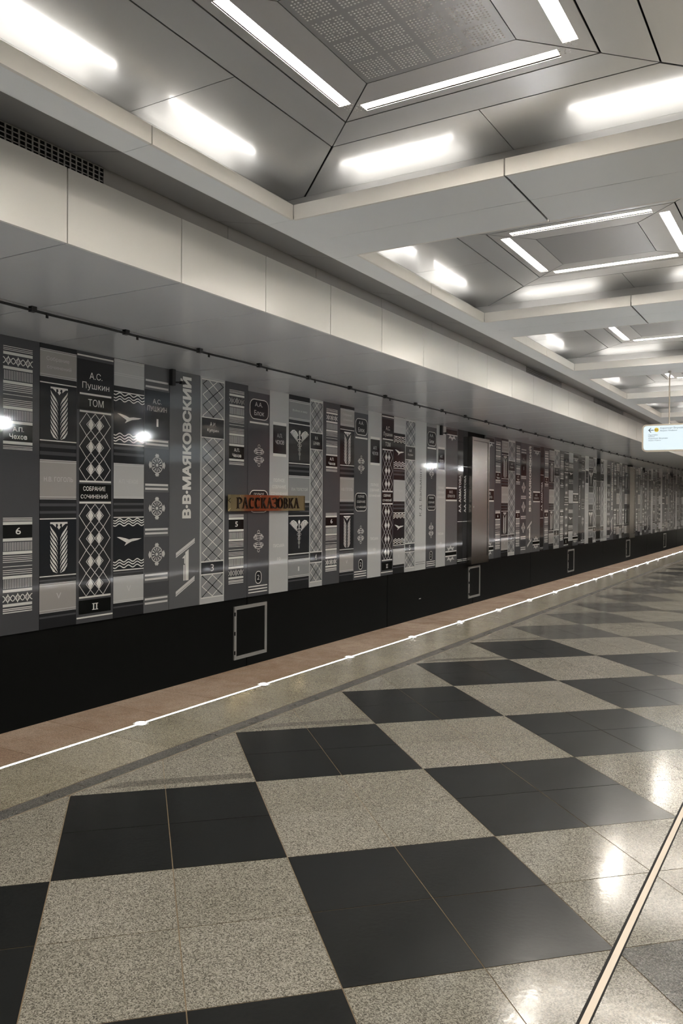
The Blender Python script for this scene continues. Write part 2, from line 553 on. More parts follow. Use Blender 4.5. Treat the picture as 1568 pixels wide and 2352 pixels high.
# ------------------------------------------------------------------ flat print kit (unit spine 0..W0 wide, 0..ZS tall)
W0 = 0.59
TXT = {}
def text_polys(s, bold=0.0):
    key = (s, bold)
    if key in TXT:
        return TXT[key]
    c = bpy.data.curves.new('t', 'FONT')
    c.body = s
    c.resolution_u = 3
    c.fill_mode = 'NONE'
    o = bpy.data.objects.new('t', c)
    COL.objects.link(o)
    bpy.context.view_layer.update()
    ev = o.evaluated_get(bpy.context.evaluated_depsgraph_get())
    m = ev.to_mesh()
    pv = [(v.co.x, v.co.y) for v in m.vertices]
    nb = {}
    for e in m.edges:
        p, q = e.vertices
        nb.setdefault(p, []).append(q)
        nb.setdefault(q, []).append(p)
    ev.to_mesh_clear()
    bpy.data.objects.remove(o)
    bpy.data.curves.remove(c)
    loops, seen = [], set()
    for st in sorted(nb):
        if st in seen:
            continue
        lp, prev, cur = [st], None, st
        seen.add(st)
        while True:
            nx = [q for q in nb[cur] if q != prev and q not in seen]
            if not nx:
                break
            # keep the drawing direction of the outline
            nxt = cur + 1 if cur + 1 in nx else nx[0]
            prev, cur = cur, nxt
            seen.add(cur)
            lp.append(cur)
        pts = []
        for q in lp:
            if not pts or (abs(pv[q][0] - pts[-1][0]) + abs(pv[q][1] - pts[-1][1])) > 1e-6:
                pts.append(pv[q])
        if len(pts) > 2:
            loops.append(pts)
    def sarea(p):
        return 0.5 * sum(p[i][0] * p[(i + 1) % len(p)][1] - p[(i + 1) % len(p)][0] * p[i][1] for i in range(len(p)))
    def inside(pt, p):
        r = False
        for i in range(len(p)):
            (ax, ay), (bx, by) = p[i], p[i - 1]
            if (ay > pt[1]) != (by > pt[1]) and pt[0] < (bx - ax) * (pt[1] - ay) / (by - ay) + ax:
                r = not r
        return r
    if bold:
        new = []
        for p in loops:
            if (p[0][0] - p[-1][0]) ** 2 + (p[0][1] - p[-1][1]) ** 2 < 1e-10:
                p = p[:-1]
            a_ = sarea(p)
            hole = any(q is not p and sarea(q) * a_ < 0 and abs(sarea(q)) > abs(a_) and inside(p[0], q) for q in loops)
            sg_ = (1 if a_ > 0 else -1) * (-1 if hole else 1)
            np_ = []
            for i in range(len(p)):
                d0 = Vector(p[i]) - Vector(p[i - 1])
                d1 = Vector(p[(i + 1) % len(p)]) - Vector(p[i])
                if d0.length < 1e-9 or d1.length < 1e-9:
                    continue
                d0.normalize()
                d1.normalize()
                n0, n1 = Vector((d0.y, -d0.x)), Vector((d1.y, -d1.x))
                bis = n0 + n1
                L2 = bis.length
                bis = n0 if L2 < 0.3 else bis / L2
                mit = min(1.6, 1.0 / max(0.3, bis.dot(n0)))
                q = Vector(p[i]) + bis * (sg_ * bold * mit)
                np_.append((q.x, q.y))
            new.append(np_)
        loops = new
    ev_, ee_ = [], []
    for p in loops:
        i0 = len(ev_)
        ev_ += [Vector(q) for q in p]
        ee_ += [(i0 + i, i0 + (i + 1) % len(p)) for i in range(len(p))]
    cd = delaunay_2d_cdt(ev_, ee_, [], 0, 1e-5)
    vs = [(v.x, v.y) for v in cd[0]]
    bb = [(min(q[0] for q in p), max(q[0] for q in p), min(q[1] for q in p), max(q[1] for q in p)) for p in loops]
    fs = []
    for f in cd[2]:
        cx = sum(vs[q][0] for q in f) / len(f)
        cy = sum(vs[q][1] for q in f) / len(f)
        wn = 0
        for p, (b0, b1, b2, b3) in zip(loops, bb):
            if b0 <= cx <= b1 and b2 <= cy <= b3:
                for i in range(len(p)):
                    (ax, ay), (bx, by) = p[i - 1], p[i]
                    if ay <= cy < by and (bx - ax) * (cy - ay) - (cx - ax) * (by - ay) > 0:
                        wn += 1
                    elif by <= cy < ay and (bx - ax) * (cy - ay) - (cx - ax) * (by - ay) < 0:
                        wn -= 1
        if wn:
            fs.append(tuple(f))
    used = sorted({q for f in fs for q in f})
    mp_ = {q: i for i, q in enumerate(used)}
    vs = [vs[q] for q in used]
    fs = [tuple(mp_[q] for q in f) for f in fs]
    x0, x1 = min(v[0] for v in vs), max(v[0] for v in vs)
    y0, y1 = min(v[1] for v in vs), max(v[1] for v in vs)
    vs = [((x - x0) / (x1 - x0), (y - y0) / (y1 - y0)) for x, y in vs]
    out = []
    for f in fs:
        a = sum(vs[f[i]][0] * vs[f[(i + 1) % len(f)]][1] - vs[f[(i + 1) % len(f)]][0] * vs[f[i]][1] for i in range(len(f)))
        out.append(f if a > 0 else tuple(reversed(f)))
    TXT[key] = (vs, out, (x1 - x0) / (y1 - y0))
    return TXT[key]
class Ink:
    """2D print in (a, b); layers become flat meshes just proud of the panel"""
    def __init__(s):
        s.v, s.f, s.g, s.auto, s.n = [], [], [], False, 0
    def cut(s):
        s.n += 1
        return s
    def split(s):
        """one print per piece"""
        s.g += [s.n] * (len(s.f) - len(s.g))
        out = []
        for gi in sorted(set(s.g)):
            k = Ink()
            m = {}
            for f, g_ in zip(s.f, s.g):
                if g_ == gi:
                    for q in f:
                        if q not in m:
                            m[q] = len(k.v)
                            k.v.append(s.v[q])
                    k.f.append(tuple(m[q] for q in f))
            out.append(k)
        return out
    def poly(s, pts):
        s.g += [s.n] * (len(s.f) - len(s.g))
        if s.auto:
            s.n += 1
        i = len(s.v)
        a = sum(pts[k][0] * pts[(k + 1) % len(pts)][1] - pts[(k + 1) % len(pts)][0] * pts[k][1] for k in range(len(pts)))
        s.v += pts if a > 0 else list(reversed(pts))
        s.f.append(tuple(range(i, i + len(pts))))
        s.g.append(s.n)
        return s
    def rect(s, a0, b0, a1, b1):
        return s.poly([(a0, b0), (a1, b0), (a1, b1), (a0, b1)])
    def line(s, pts, w, closed=False):
        n = len(pts)
        for k in range(n if closed else n - 1):
            p, q = Vector(pts[k]), Vector(pts[(k + 1) % n])
            d = (q - p)
            if d.length < 1e-6:
                continue
            d.normalize()
            e = Vector((-d.y, d.x)) * (w / 2)
            p2, q2 = p - d * (w * 0.25), q + d * (w * 0.25)
            s.poly([tuple(p2 - e), tuple(q2 - e), tuple(q2 + e), tuple(p2 + e)])
        return s
    def text(s, txt, ca, cb, w, h, bold=0.0, rot=False):
        vs, fs, _ = text_polys(txt, bold)
        i = len(s.v)
        for x, y in vs:
            x, y = (x - 0.5) * w, (y - 0.5) * h
            if rot:
                x, y = -y, x
            s.v.append((ca + x, cb + y))
        s.g += [s.n] * (len(s.f) - len(s.g))
        s.n += 1
        s.f += [tuple(i + k for k in f) for f in fs]
        s.g += [s.n] * (len(s.f) - len(s.g))
        return s
    def disc(s, ca, cb, ra, rb, n=14):
        return s.poly([(ca + ra * math.cos(2 * math.pi * k / n), cb + rb * math.sin(2 * math.pi * k / n)) for k in range(n)])
    def mesh(s, name, mat, off):
        me = bpy.data.meshes.new(name)
        me.from_pydata([(off, a, b) for a, b in s.v], [], s.f)
        me.materials.append(MATS[mat])
        me.update()
        return me
def round_rect(a0, b0, a1, b1, r, n=4):
    pts = []
    for (cx, cy, t0) in ((a1 - r, b1 - r, 0), (a0 + r, b1 - r, 90), (a0 + r, b0 + r, 180), (a1 - r, b0 + r, 270)):
        for k in range(n + 1):
            t = math.radians(t0 + 90 * k / n)
            pts.append((cx + r * math.cos(t), cy + r * math.sin(t)))
    return pts

DESIGN = {}
AUTO_SPLIT = ('light_block', 'field', 'panel_field', 'dim_band', 'title_band', 'diamonds')
SPLIT = AUTO_SPLIT + ('ornament', 'outline', 'lettering', 'faint_lettering')
JOINED = ('bars', 'hatching', 'rules', 'block_edge', 'lattice', 'lattice_white', 'lattice_black')
class Spine:
    """one printed spine; coordinates are read off in crop units and mapped to the unit spine"""
    def __init__(s, x0, x1, yt, yb, body):
        s.x0, s.x1, s.yt, s.yb, s.body = x0, x1, yt, yb, body
        s.parts = []
    def A(s, x):
        return (x - s.x0) / (s.x1 - s.x0) * W0
    def B(s, y):
        return ZS * (s.yb - y) / (s.yb - s.yt)
    def layer(s, name, mat, lv):
        k = Ink()
        k.auto = name in AUTO_SPLIT
        s.parts.append((name, mat, lv, k))
        return k
    def R(s, k, x0, ya, x1, yb):
        k.rect(s.A(x0), s.B(yb), s.A(x1), s.B(ya))
    def T(s, k, t, xc, yc, w, h, bold=0.0, rot=False):
        sx = W0 / (s.x1 - s.x0)
        sy = ZS / (s.yb - s.yt)
        if rot:
            k.text(t, s.A(xc), s.B(yc), w * sy, h * sx, bold, True)
        else:
            k.text(t, s.A(xc), s.B(yc), w * sx, h * sy, bold)
    def P(s, pts):
        return [(s.A(x), s.B(y)) for x, y in pts]

def design_bars(num):
    d = Spine(-38, 300, 44, 2335, 'slate')
    w = d.layer('bars', 'enamel_print_white', 2)
    dk = d.layer('title_band', 'enamel_black', 1)
    X0, X1 = 21, 242
    for y in (124, 138, 150, 418, 431, 446, 461, 490, 527, 541, 556, 569, 884, 896, 906, 1437, 1448, 1458, 1731, 1746, 1760, 1775, 1810, 1838, 1853, 1868):
        d.R(w, X0, y - 2, X1, y + 3)
    for y in (176, 287, 397, 590, 701, 858, 1478, 1605, 1706, 1894, 1998, 2108):
        d.R(w, X0, y - 11, X1, y + 11)
    for y in (2136, 2149, 2165):
        d.R(w, X0, y - 4, X1, y + 4)
    hb = d.layer('hatching', 'enamel_print_silver', 2)
    for y0, y1 in ((306, 378), (606, 684), (1624, 1690), (1908, 1980)):
        for q in range(18):
            x = X0 + 6 + q * 12.2
            d.R(hb, x, y0, x + 5.5, y1)
    d.R(dk, X0, 714, X1, 845)
    d.R(dk, X0, 1491, X1, 1592)
    orn = d.layer('ornament', 'enamel_print_white', 2)
    for yc in (232, 2056):
        orn.cut()
        for sg in (1, -1):
            pts = []
            for q in range(49):
                x = X0 + (X1 - X0) * q / 48
                ph = (q / 48) * 3
                tri = abs(((ph + 0.5) % 1) - 0.5) * 2
                pts.append((x, yc + sg * (22 - 44 * (0.5 - 0.5 * math.cos(math.pi * tri)))))
            orn.line(d.P(pts), 0.011)
        for q in range(3):
            x = X0 + (X1 - X0) * (q + 0.5) / 3
            orn.line(d.P([(x, yc - 34), (x + 9, yc - 12), (x, yc + 34), (x - 9, yc + 12)]), 0.008, True)
    lt = d.layer('lettering', 'enamel_print_white', 2)
    d.T(lt, 'А.П.', 134, 752, 84, 36, 0.02)
    d.T(lt, 'Чехов', 134, 808, 134, 40, 0.02)
    nu = d.layer('numeral', 'enamel_print_white', 2)
    d.T(nu, num, 135, 1538, 40, 54, 0.01)
    return d

def bands(d, k, x0, x1, rows):
    for y0, y1 in rows:
        d.R(k, x0, y0, x1, y1)
def wheat(d, k, xc, y0, y1, hw):
    n = 8
    H = y1 - y0
    st = (y1 - 30 - (y0 + 70)) / n
    d_ = k
    k.cut()
    d_.poly(d.P([(xc - hw, y0), (xc + hw, y0), (xc + hw, y0 + 14), (xc - hw, y0 + 14)]))
    d_.poly(d.P([(xc - hw, y0), (xc - hw * 0.35, y0), (xc - hw * 0.35, y0 + 40), (xc - hw * 0.55, y0 + 26)]))
    d_.poly(d.P([(xc + hw, y0), (xc + hw * 0.55, y0 + 26), (xc + hw * 0.35, y0 + 40), (xc + hw * 0.35, y0)]))
    d_.disc(d.A(xc), d.B(y0 + 20), d.A(10) - d.A(0), d.B(0) - d.B(9), 8)
    d_.poly(d.P([(xc, y0 + 22), (xc + 14, y0 + 38), (xc, y0 + 58), (xc - 14, y0 + 38)]))
    for s in (-1, 1):
        for i in range(n + 1):
            yt = y0 + 26 + i * st
            pts = []
            xo, xi = xc + s * hw, xc + s * 9
            lo = [(xo, yt), (xo - s * 4, yt + 26), (xo - s * hw * 0.35, yt + 62), (xi + s * 6, yt + 96), (xi, yt + 118)]
            hi = [(xi + s * 2, yt + 96), (xi + s * 14, yt + 66), (xi + s * 24, yt + 50), (xo - s * 12, yt + 22)]
            lo = [(x, min(y, y1)) for x, y in lo]
            hi = [(x, min(y, y1)) for x, y in hi]
            d_.poly(d.P(lo + hi))
def design_wheat(kind='wheat', num='V', a='Собрание', b='сочинений', c='Н.В. ГОГОЛЬ'):
    if kind == 'wheat':
        d = Spine(303, 582, 122, 2285, 'charcoal')
        X0, X1, XC = 303, 582, 442
        light = ((166, 366), (1003, 1292), (1946, 2158))
        fields = ((424, 848), (1456, 1874))
        rules = (414, 852, 1448, 1886)
        edge = (162, 176, 352, 368, 1000, 1016, 1280, 1297, 1942, 1958, 2145, 2162)
        dim = ((878, 905), (935, 962), (1330, 1352), (1388, 1408), (1910, 1922), (2190, 2204))
        lm = 'enamel_taupe'
    elif kind == 'bird':
        d = Spine(873, 1105, 258, 2196, 'charcoal')
        X0, X1, XC = 873, 1105, 990
        light = ((266, 462), (1038, 1302), (1893, 2082))
        fields = ((514, 892), (1452, 1832))
        rules = (504, 894, 1444, 1842)
        edge = (264, 278, 366, 380, 1040, 1054, 1290, 1300, 1890, 2070, 2084)
        dim = ((915, 935), (960, 980), (1335, 1352), (1380, 1400), (1855, 1868), (2110, 2122))
        lm = 'enamel_pearl'
    else:
        d = Spine(1338, 1525, 345, 2085, 'charcoal')
        X0, X1, XC = 1338, 1525, 1432
        light = ((392, 562), (1066, 1302), (1815, 1972))
        fields = ((606, 946), (1430, 1756))
        rules = (598, 952, 1422, 1764)
        edge = (390, 404, 550, 562, 1064, 1078, 1290, 1302, 1814, 1826, 1960, 1974)
        dim = ((965, 985), (1010, 1028), (1330, 1346), (1375, 1390), (1785, 1797), (1995, 2008))
        lm = 'enamel_grey'
    lb = d.layer('light_block', lm, 1)
    bands(d, lb, X0, X1, light)
    fl = d.layer('field', 'enamel_navy', 1)
    bands(d, fl, X0, X1, fields)
    dm = d.layer('dim_band', 'enamel_slate', 1)
    bands(d, dm, X0, X1, dim)
    ru = d.layer('rules', 'enamel_print_white', 2)
    bands(d, ru, X0, X1, [(y - 4, y + 4) for y in rules])
    ed = d.layer('block_edge', 'enamel_print_faint', 2)
    bands(d, ed, X0, X1, [(y - 2.5, y + 2.5) for y in edge])
    orn = d.layer('ornament', 'enamel_print_white', 2)
    lt = d.layer('lettering', 'enamel_print_faint', 2)
    if kind == 'wheat':
        wheat(d, orn, 447, 440, 838, 66)
        wheat(d, orn, 447, 1474, 1866, 66)
        d.T(lt, a, 437, 232, 172, 38)
        d.T(lt, b, 447, 290, 186, 30)
        d.T(lt, c, 445, 1145, 222, 36)
        d.T(lt, num, 447, 2042, 36, 46)
    elif kind == 'bird':
        for ys in (520, 545, 565, 822, 845, 866, 1462, 1480, 1500, 1772, 1792, 1815):
            orn.cut()
            pts = [(X0 + (X1 - X0) * q / 48, ys + 9 * math.sin(2 * math.pi * q / 48 * 3.4 + 0.6)) for q in range(49)]
            orn.line(d.P(pts), 0.015)
        for yc in (690, 1615):
            orn.cut()
            orn.poly(d.P([(897, yc - 24), (920, yc - 24), (965, yc - 12), (990, yc - 2), (1020, yc - 8), (1088, yc - 8), (1060, yc + 4), (1010, yc + 14), (985, yc + 26), (955, yc + 44), (968, yc + 20), (930, yc - 4)]))
        d.T(lt, 'А.П. ЧЕХОВ', 985, 1172, 150, 30)
        d.T(lt, num, 990, 1985, 32, 44)
    else:
        for yc, s in ((650, 1.0), (1458, 0.96)):
            caduceus(d, orn, 1432, yc, s)
        d.T(lt, 'Война и мир', 1434, 480, 130, 24)
        d.T(lt, 'Л.Н. ТОЛСТОЙ', 1434, 1180, 146, 32)
        d.T(lt, num, 1430, 1900, 12, 40)
    return d
def caduceus(d, k, xc, y0, s):
    k.cut()
    for sg in (-1, 1):
        arch = [(10, 46), (26, 18), (48, 2), (68, 8), (80, 34)]
        k.poly(d.P([(xc + sg * x, y0 + y * s) for x, y in arch + [(72, 30), (62, 16), (48, 12), (32, 28), (16, 58)]]))
        for i in range(7):
            t = i / 6
            bx, by = 72 - 50 * t, 20 + 14 * t - 10 * math.sin(math.pi * t)
            ex, ey = 80 - 54 * t, 40 + 64 * t
            k.poly(d.P([(xc + sg * (bx + 3), y0 + by * s), (xc + sg * (ex + 3.5), y0 + (ey - 10) * s), (xc + sg * ex, y0 + ey * s), (xc + sg * (ex - 4), y0 + (ey - 8) * s), (xc + sg * (bx - 4.5), y0 + by * s)]))
    k.disc(d.A(xc), d.B(y0 + 22 * s), d.A(9) - d.A(0), d.B(0) - d.B(20 * s), 10)
    k.poly(d.P([(xc - 4, y0 + 40 * s), (xc + 4, y0 + 40 * s), (xc + 2.5, y0 + 262 * s), (xc, y0 + 272 * s), (xc - 2.5, y0 + 262 * s)]))
    for ph in (0, math.pi):
        pts = []
        for q in range(40):
            t = q / 39
            amp = 20 * (1 - t) ** 0.8 + 2
            pts.append((xc + amp * math.sin(ph + t * math.pi * 4.2), y0 + (78 + 165 * t) * s))
        k.line(d.P(pts), 0.017)

def design_diamond():
    d = Spine(586, 872, 192, 2238, 'slate')
    f = d.layer('field', 'enamel_charcoal', 1)
    d.R(f, 606, 650, 852, 1160)
    d.R(f, 606, 1336, 852, 2040)
    d.R(f, 590, 250, 868, 630)
    dk = d.layer('title_band', 'enamel_black', 2)
    d.R(dk, 606, 522, 852, 620)
    d.R(dk, 606, 1188, 852, 1314)
    d.R(dk, 606, 2066, 852, 2170)
    w = d.layer('bars', 'enamel_print_white', 3)
    for y in (508, 640, 1168, 1328, 2044):
        d.R(w, 608, y - 7, 850, y + 7)
    for y in (222, 2196):
        d.R(w, 590, y - 6, 866, y + 6)
    la = d.layer('lattice', 'enamel_print_silver', 3)
    di = d.layer('diamonds', 'enamel_print_white', 4)
    for y0, n, h in ((652, 3, 169), (1340, 4, 174)):
        for i in range(n):
            yc = y0 + h * (i + 0.5)
            ys, ye = yc - h / 2, yc + h / 2
            la.line(d.P([(660, ys), (607, yc), (660, ye)]), 0.009)
            la.line(d.P([(790, ys), (843, yc), (790, ye)]), 0.009)
            la.line(d.P([(660, ys), (725, yc), (790, ye)]), 0.009)
            la.line(d.P([(790, ys), (725, yc), (660, ye)]), 0.009)
            la.line(d.P([(725, ys), (660, yc), (725, ye)]), 0.009)
            la.line(d.P([(725, ys), (790, yc), (725, ye)]), 0.009)
            for x in (692, 757):
                di.poly(d.P([(x - 22, yc), (x, yc - 40), (x + 22, yc), (x, yc + 40)]))
    lt = d.layer('lettering', 'enamel_print_white', 3)
    d.T(lt, 'А.С.', 730, 366, 98, 50)
    d.T(lt, 'Пушкин', 730, 448, 206, 62)
    d.T(lt, 'ТОМ', 730, 570, 118, 54)
    d.T(lt, 'СОБРАНИЕ', 721, 1222, 170, 34, 0.01)
    d.T(lt, 'СОЧИНЕНИЙ', 721, 1278, 206, 38, 0.01)
    d.T(lt, 'II', 729, 2122, 32, 46)
    d.R(lt, 706, 2097, 752, 2102)
    d.R(lt, 706, 2142, 752, 2147)
    return d

def design_cross():
    d = Spine(1108, 1300, 305, 2161, 'slate_mid')
    f = d.layer('field', 'enamel_navy', 1)
    d.R(f, 1112, 488, 1300, 852)
    f2 = d.layer('panel_field', 'enamel_slate', 1)
    for a, b in ((925, 1190), (1255, 1525), (1590, 1860), (1935, 2040)):
        d.R(f2, 1112, a, 1300, b)
    w = d.layer('bars', 'enamel_print_silver', 2)
    for y in (420, 466, 868, 896, 1200, 1230, 1536, 1566, 1878, 1910, 2058, 2090):
        d.R(w, 1118, y - 8, 1290, y + 7)
    o = d.layer('ornament', 'enamel_print_silver', 2)
    for yc in (1050, 1376, 1725):
        o.cut()
        ra, rb = d.A(42) - d.A(0), d.B(0) - d.B(58)
        ca, cb = d.A(1206), d.B(yc)
        ring = [(ca + ra * math.cos(2 * math.pi * q / 24), cb + rb * math.sin(2 * math.pi * q / 24)) for q in range(24)]
        o.line(ring, 0.016, True)
        for q in range(12):
            t = 2 * math.pi * q / 12
            t1, t2 = t - 0.13, t + 0.13
            o.poly([(ca + ra * .25 * math.cos(t), cb + rb * .25 * math.sin(t)), (ca + ra * .84 * math.cos(t1), cb + rb * .84 * math.sin(t1)), (ca + ra * .84 * math.cos(t2), cb + rb * .84 * math.sin(t2))])
        o.disc(ca, cb, ra * .22, rb * .22, 10)
        for dx, dy in ((1, 0), (-1, 0), (0, 1), (0, -1)):
            if dx:
                o.poly(d.P([(1206 + dx * 42, yc - 12), (1206 + dx * 54, yc - 28), (1206 + dx * 62, yc - 6), (1206 + dx * 62, yc + 6), (1206 + dx * 54, yc + 28), (1206 + dx * 42, yc + 12)]))
            else:
                o.poly(d.P([(1198, yc + dy * 58), (1190, yc + dy * 70), (1200, yc + dy * 88), (1206, yc + dy * 80), (1212, yc + dy * 88), (1222, yc + dy * 70), (1214, yc + dy * 58)]))
    lt = d.layer('lettering', 'enamel_print_silver', 2)
    d.T(lt, 'А.С.', 1205, 570, 66, 36)
    d.T(lt, 'ПУШКИН', 1205, 626, 146, 38)
    d.T(lt, '1', 1207, 730, 14, 58)
    return d

def design_poet():
    d = Spine(265, 543, 132, 2242, 'slate_mid')
    lt = d.layer('lettering', 'enamel_print_white', 2)
    d.T(lt, 'В·В·МАЯКОВСКИЙ', 410, 806, 1272, 100, 0.05, True)
    w = d.layer('ornament', 'enamel_print_silver', 2)
    for y in (0, 345):
        w.cut()
        w.poly(d.P([(326, 1748 + y), (496, 1622 + y), (496, 1652 + y), (326, 1776 + y)]))
        w.poly(d.P([(326, 1780 + y), (496, 1656 + y), (496, 1666 + y), (326, 1792 + y)]))
    nu = d.layer('numeral', 'enamel_print_white', 2)
    nu.poly(d.P([(410, 1748), (440, 1722), (440, 2002), (410, 2002)]))
    nu.poly(d.P([(380, 1800), (408, 1768), (408, 1850), (400, 1850), (400, 1800)]))
    nu.poly(d.P([(393, 1860), (405, 1860), (405, 2002), (393, 2002)]))
    return d

def design_lattice(name1, name2, num):
    d = Spine(543, 768, 185, 2212, 'pearl')
    fr = d.layer('panel_field', 'enamel_grey', 1)
    dk = d.layer('title_band', 'enamel_navy', 1)
    for a, b in ((212, 540), (728, 1828), (1956, 2150)):
        d.R(fr, 557, a, 756, b)
    d.R(dk, 557, 550, 756, 720)
    d.R(dk, 557, 1842, 756, 1944)
    w = d.layer('bars', 'enamel_print_white', 2)
    for y in (208, 544, 724, 1834, 1950, 2158):
        d.R(w, 555, y - 4, 758, y + 4)
    la = d.layer('lattice_white', 'enamel_print_white', 2)
    lb = d.layer('lattice_black', 'enamel_black', 3)
    XL, XR = 565, 748
    H = 188.0
    def zig(k, y0, y1, ph, wd):
        for s in (0, 1):
            ev = []
            def X(y):
                t = (((y - ph) / (2 * H)) + 0.5 * s) % 1.0
                tri = 1 - abs(2 * t - 1)
                return XL + (XR - XL) * tri
            ys = [y0]
            q = math.ceil((y0 - ph) / H)
            while ph + q * H < y1:
                ys.append(ph + q * H)
                q += 1
            ys.append(y1)
            k.line(d.P([(X(y + (1e-6 if y == ys[0] else 0)), y) for y in ys]), wd)
    for y0, y1, ph in ((214, 540, 250), (728, 1828, 720), (1956, 2150, 1960)):
        zig(la, y0, y1, ph + 94, 0.012)
        zig(lb, y0, y1, ph, 0.010)
    lt = d.layer('lettering', 'enamel_print_white', 2)
    d.T(lt, name1, 656, 600, 54, 34)
    d.T(lt, name2, 657, 658, 104, 36)
    nu = d.layer('numeral', 'enamel_print_white', 2)
    d.T(nu, num, 655, 1893, 28, 64)
    return d

def design_loops():
    d = Spine(973, 1165, 272, 2146, 'slate')
    t = d.layer('light_block', 'enamel_grey', 1)
    d.R(t, 973, 272, 1165, 318)
    w = d.layer('bars', 'enamel_print_white', 2)
    d.R(w, 988, 582, 1154, 598)
    for y in (2058, 2084, 2110):
        d.R(w, 984, y - 5, 1150, y + 5)
    dk = d.layer('title_band', 'enamel_charcoal', 1)
    fr = d.layer('outline', 'enamel_print_white', 2)
    for (x0, y0, x1, y1, r, wd) in ((990, 380, 1152, 556, 0.11, 0.014), (990, 1196, 1152, 1392, 0.11, 0.014), (1045, 1926, 1096, 2036, 0.07, 0.013)):
        rr = round_rect(d.A(x0), d.B(y1), d.A(x1), d.B(y0), r)
        dk.poly(rr)
        fr.cut()
        fr.line(rr, wd, True)
    o = d.layer('ornament', 'enamel_print_silver', 2)
    for yc in (882, 1654):
        o.cut()
        for sg in (1, -1):
            pts = [(1070 + 44 * math.sin(q / 40 * 2 * math.pi * 1.5 + 0.2) * (0.35 + 0.65 * math.sin(math.pi * q / 40)), yc + sg * (8 + 62 * q / 40)) for q in range(41)]
            o.line(d.P(pts), 0.009)
            pts = [(1070 - 44 * math.sin(q / 40 * 2 * math.pi * 1.5 + 0.2) * (0.35 + 0.65 * math.sin(math.pi * q / 40)), yc + sg * (8 + 62 * q / 40)) for q in range(41)]
            o.line(d.P(pts), 0.009)
            o.line(d.P([(1070 + 9 * math.sin(2 * math.pi * q / 16), yc + sg * (84 - 14 * math.cos(2 * math.pi * q / 16))) for q in range(16)]), 0.008, True)
            for sx in (1, -1):
                o.line(d.P([(1070 + sx * (30 + 12 * math.cos(2 * math.pi * q / 16)), yc + sg * (34 + 16 * math.sin(2 * math.pi * q / 16))) for q in range(16)]), 0.008, True)
    lt = d.layer('lettering', 'enamel_print_silver', 2)
    d.T(lt, 'А.А.', 1066, 424, 66, 38)
    d.T(lt, 'Блок', 1070, 500, 86, 46)
    d.T(lt, 'ПОЛНОЕ', 1072, 1232, 88, 26)
    d.T(lt, 'СОБРАНИЕ', 1072, 1290, 116, 26)
    d.T(lt, 'СОЧИНЕНИЙ', 1072, 1346, 128, 28)
    d.T(lt, '2', 1070, 1980, 20, 44)
    return d

def design_plain_label():
    d = Spine(1167, 1337, 312, 2112, 'pearl')
    dk = d.layer('title_band', 'enamel_navy', 1)
    d.R(dk, 1197, 612, 1313, 864)
    w = d.layer('bars', 'enamel_print_white', 2)
    d.R(w, 1197, 584, 1313, 610)
    d.R(w, 1197, 866, 1313, 890)
    lt = d.layer('lettering', 'enamel_print_silver', 2)
    d.T(lt, 'А.П.', 1254, 702, 44, 34)
    d.T(lt, 'ЧЕХОВ', 1255, 762, 74, 36)
    l2 = d.layer('faint_lettering', 'enamel_print_white', 2)
    for s, y, ww in (('ПОЛНОЕ', 1104, 96), ('СОБРАНИЕ', 1162, 120), ('СОЧИНЕНИЙ', 1220, 140), ('ПИСЬМА', 1690, 98), ('10', 1810, 28)):
        d.T(l2, s, 1252, y, ww, 30)
    return d

def design_balmont():
    d = Spine(1360, 1468, 520, 2010, 'silver')
    lt = d.layer('lettering', 'enamel_print_dark', 2)
    d.T(lt, 'К.Д. Бальмонт', 1412, 1228, 480, 26, 0, True)
    w = d.layer('bars', 'enamel_print_dark', 2)
    for y in (1930, 1950):
        d.R(w, 1366, y - 2, 1458, y + 2)
    return d

def flower(d, k, xc, y, s, up):
    k.cut()
    for i in range(-3, 4):
        t = math.radians(i * 27)
        L = (44 if i % 2 == 0 else 30) * s
        dx, dy = math.sin(t), -math.cos(t) * up
        nx, ny = -dy, dx
        x0, y0 = xc + dx * 10 * s, y + dy * 8 * s
        k.poly(d.P([(x0, y0), (xc + dx * L * .6 + nx * 6 * s, y + dy * L * .6 + ny * 6 * s), (xc + dx * L, y + dy * L), (xc + dx * L * .6 - nx * 6 * s, y + dy * L * .6 - ny * 6 * s)]))
def design_flower():
    d = Spine(406, 518, 178, 1400, 'slate_mid')
    d.body = 'slate_mid'
    dk = d.layer('title_band', 'enamel_black', 1)
    for a, b in ((198, 234), (722, 816), (1284, 1312)):
        d.R(dk, 408, a, 512, b)
    w = d.layer('bars', 'enamel_print_white', 2)
    for a, b in ((238, 245), (706, 720), (816, 830), (1272, 1283), (1313, 1324)):
        d.R(w, 408, a, 512, b)
    o = d.layer('ornament', 'enamel_print_silver', 2)
    flower(d, o, 462, 250, 1.0, -1)
    flower(d, o, 456, 1266, 1.0, 1)
    flower(d, o, 456, 1330, 1.0, -1)
    lt = d.layer('lettering', 'enamel_print_silver', 2)
    d.T(lt, 'М.Ю.', 458, 748, 34, 24)
    d.T(lt, 'ЛЕРМОНТОВ', 458, 785, 70, 24)
    return d
def design_slim():
    d = Spine(515, 560, 200, 1385, 'charcoal')
    lt = d.layer('lettering', 'enamel_print_silver', 2)
    d.T(lt, 'А.А. АХМАТОВА', 536, 766, 330, 18, 0.035, True)
    w = d.layer('bars', 'enamel_print_silver', 2)
    for y in (522, 1012, 1348, 1362):
        d.R(w, 517, y - 2.5, 558, y + 2.5)
    return d
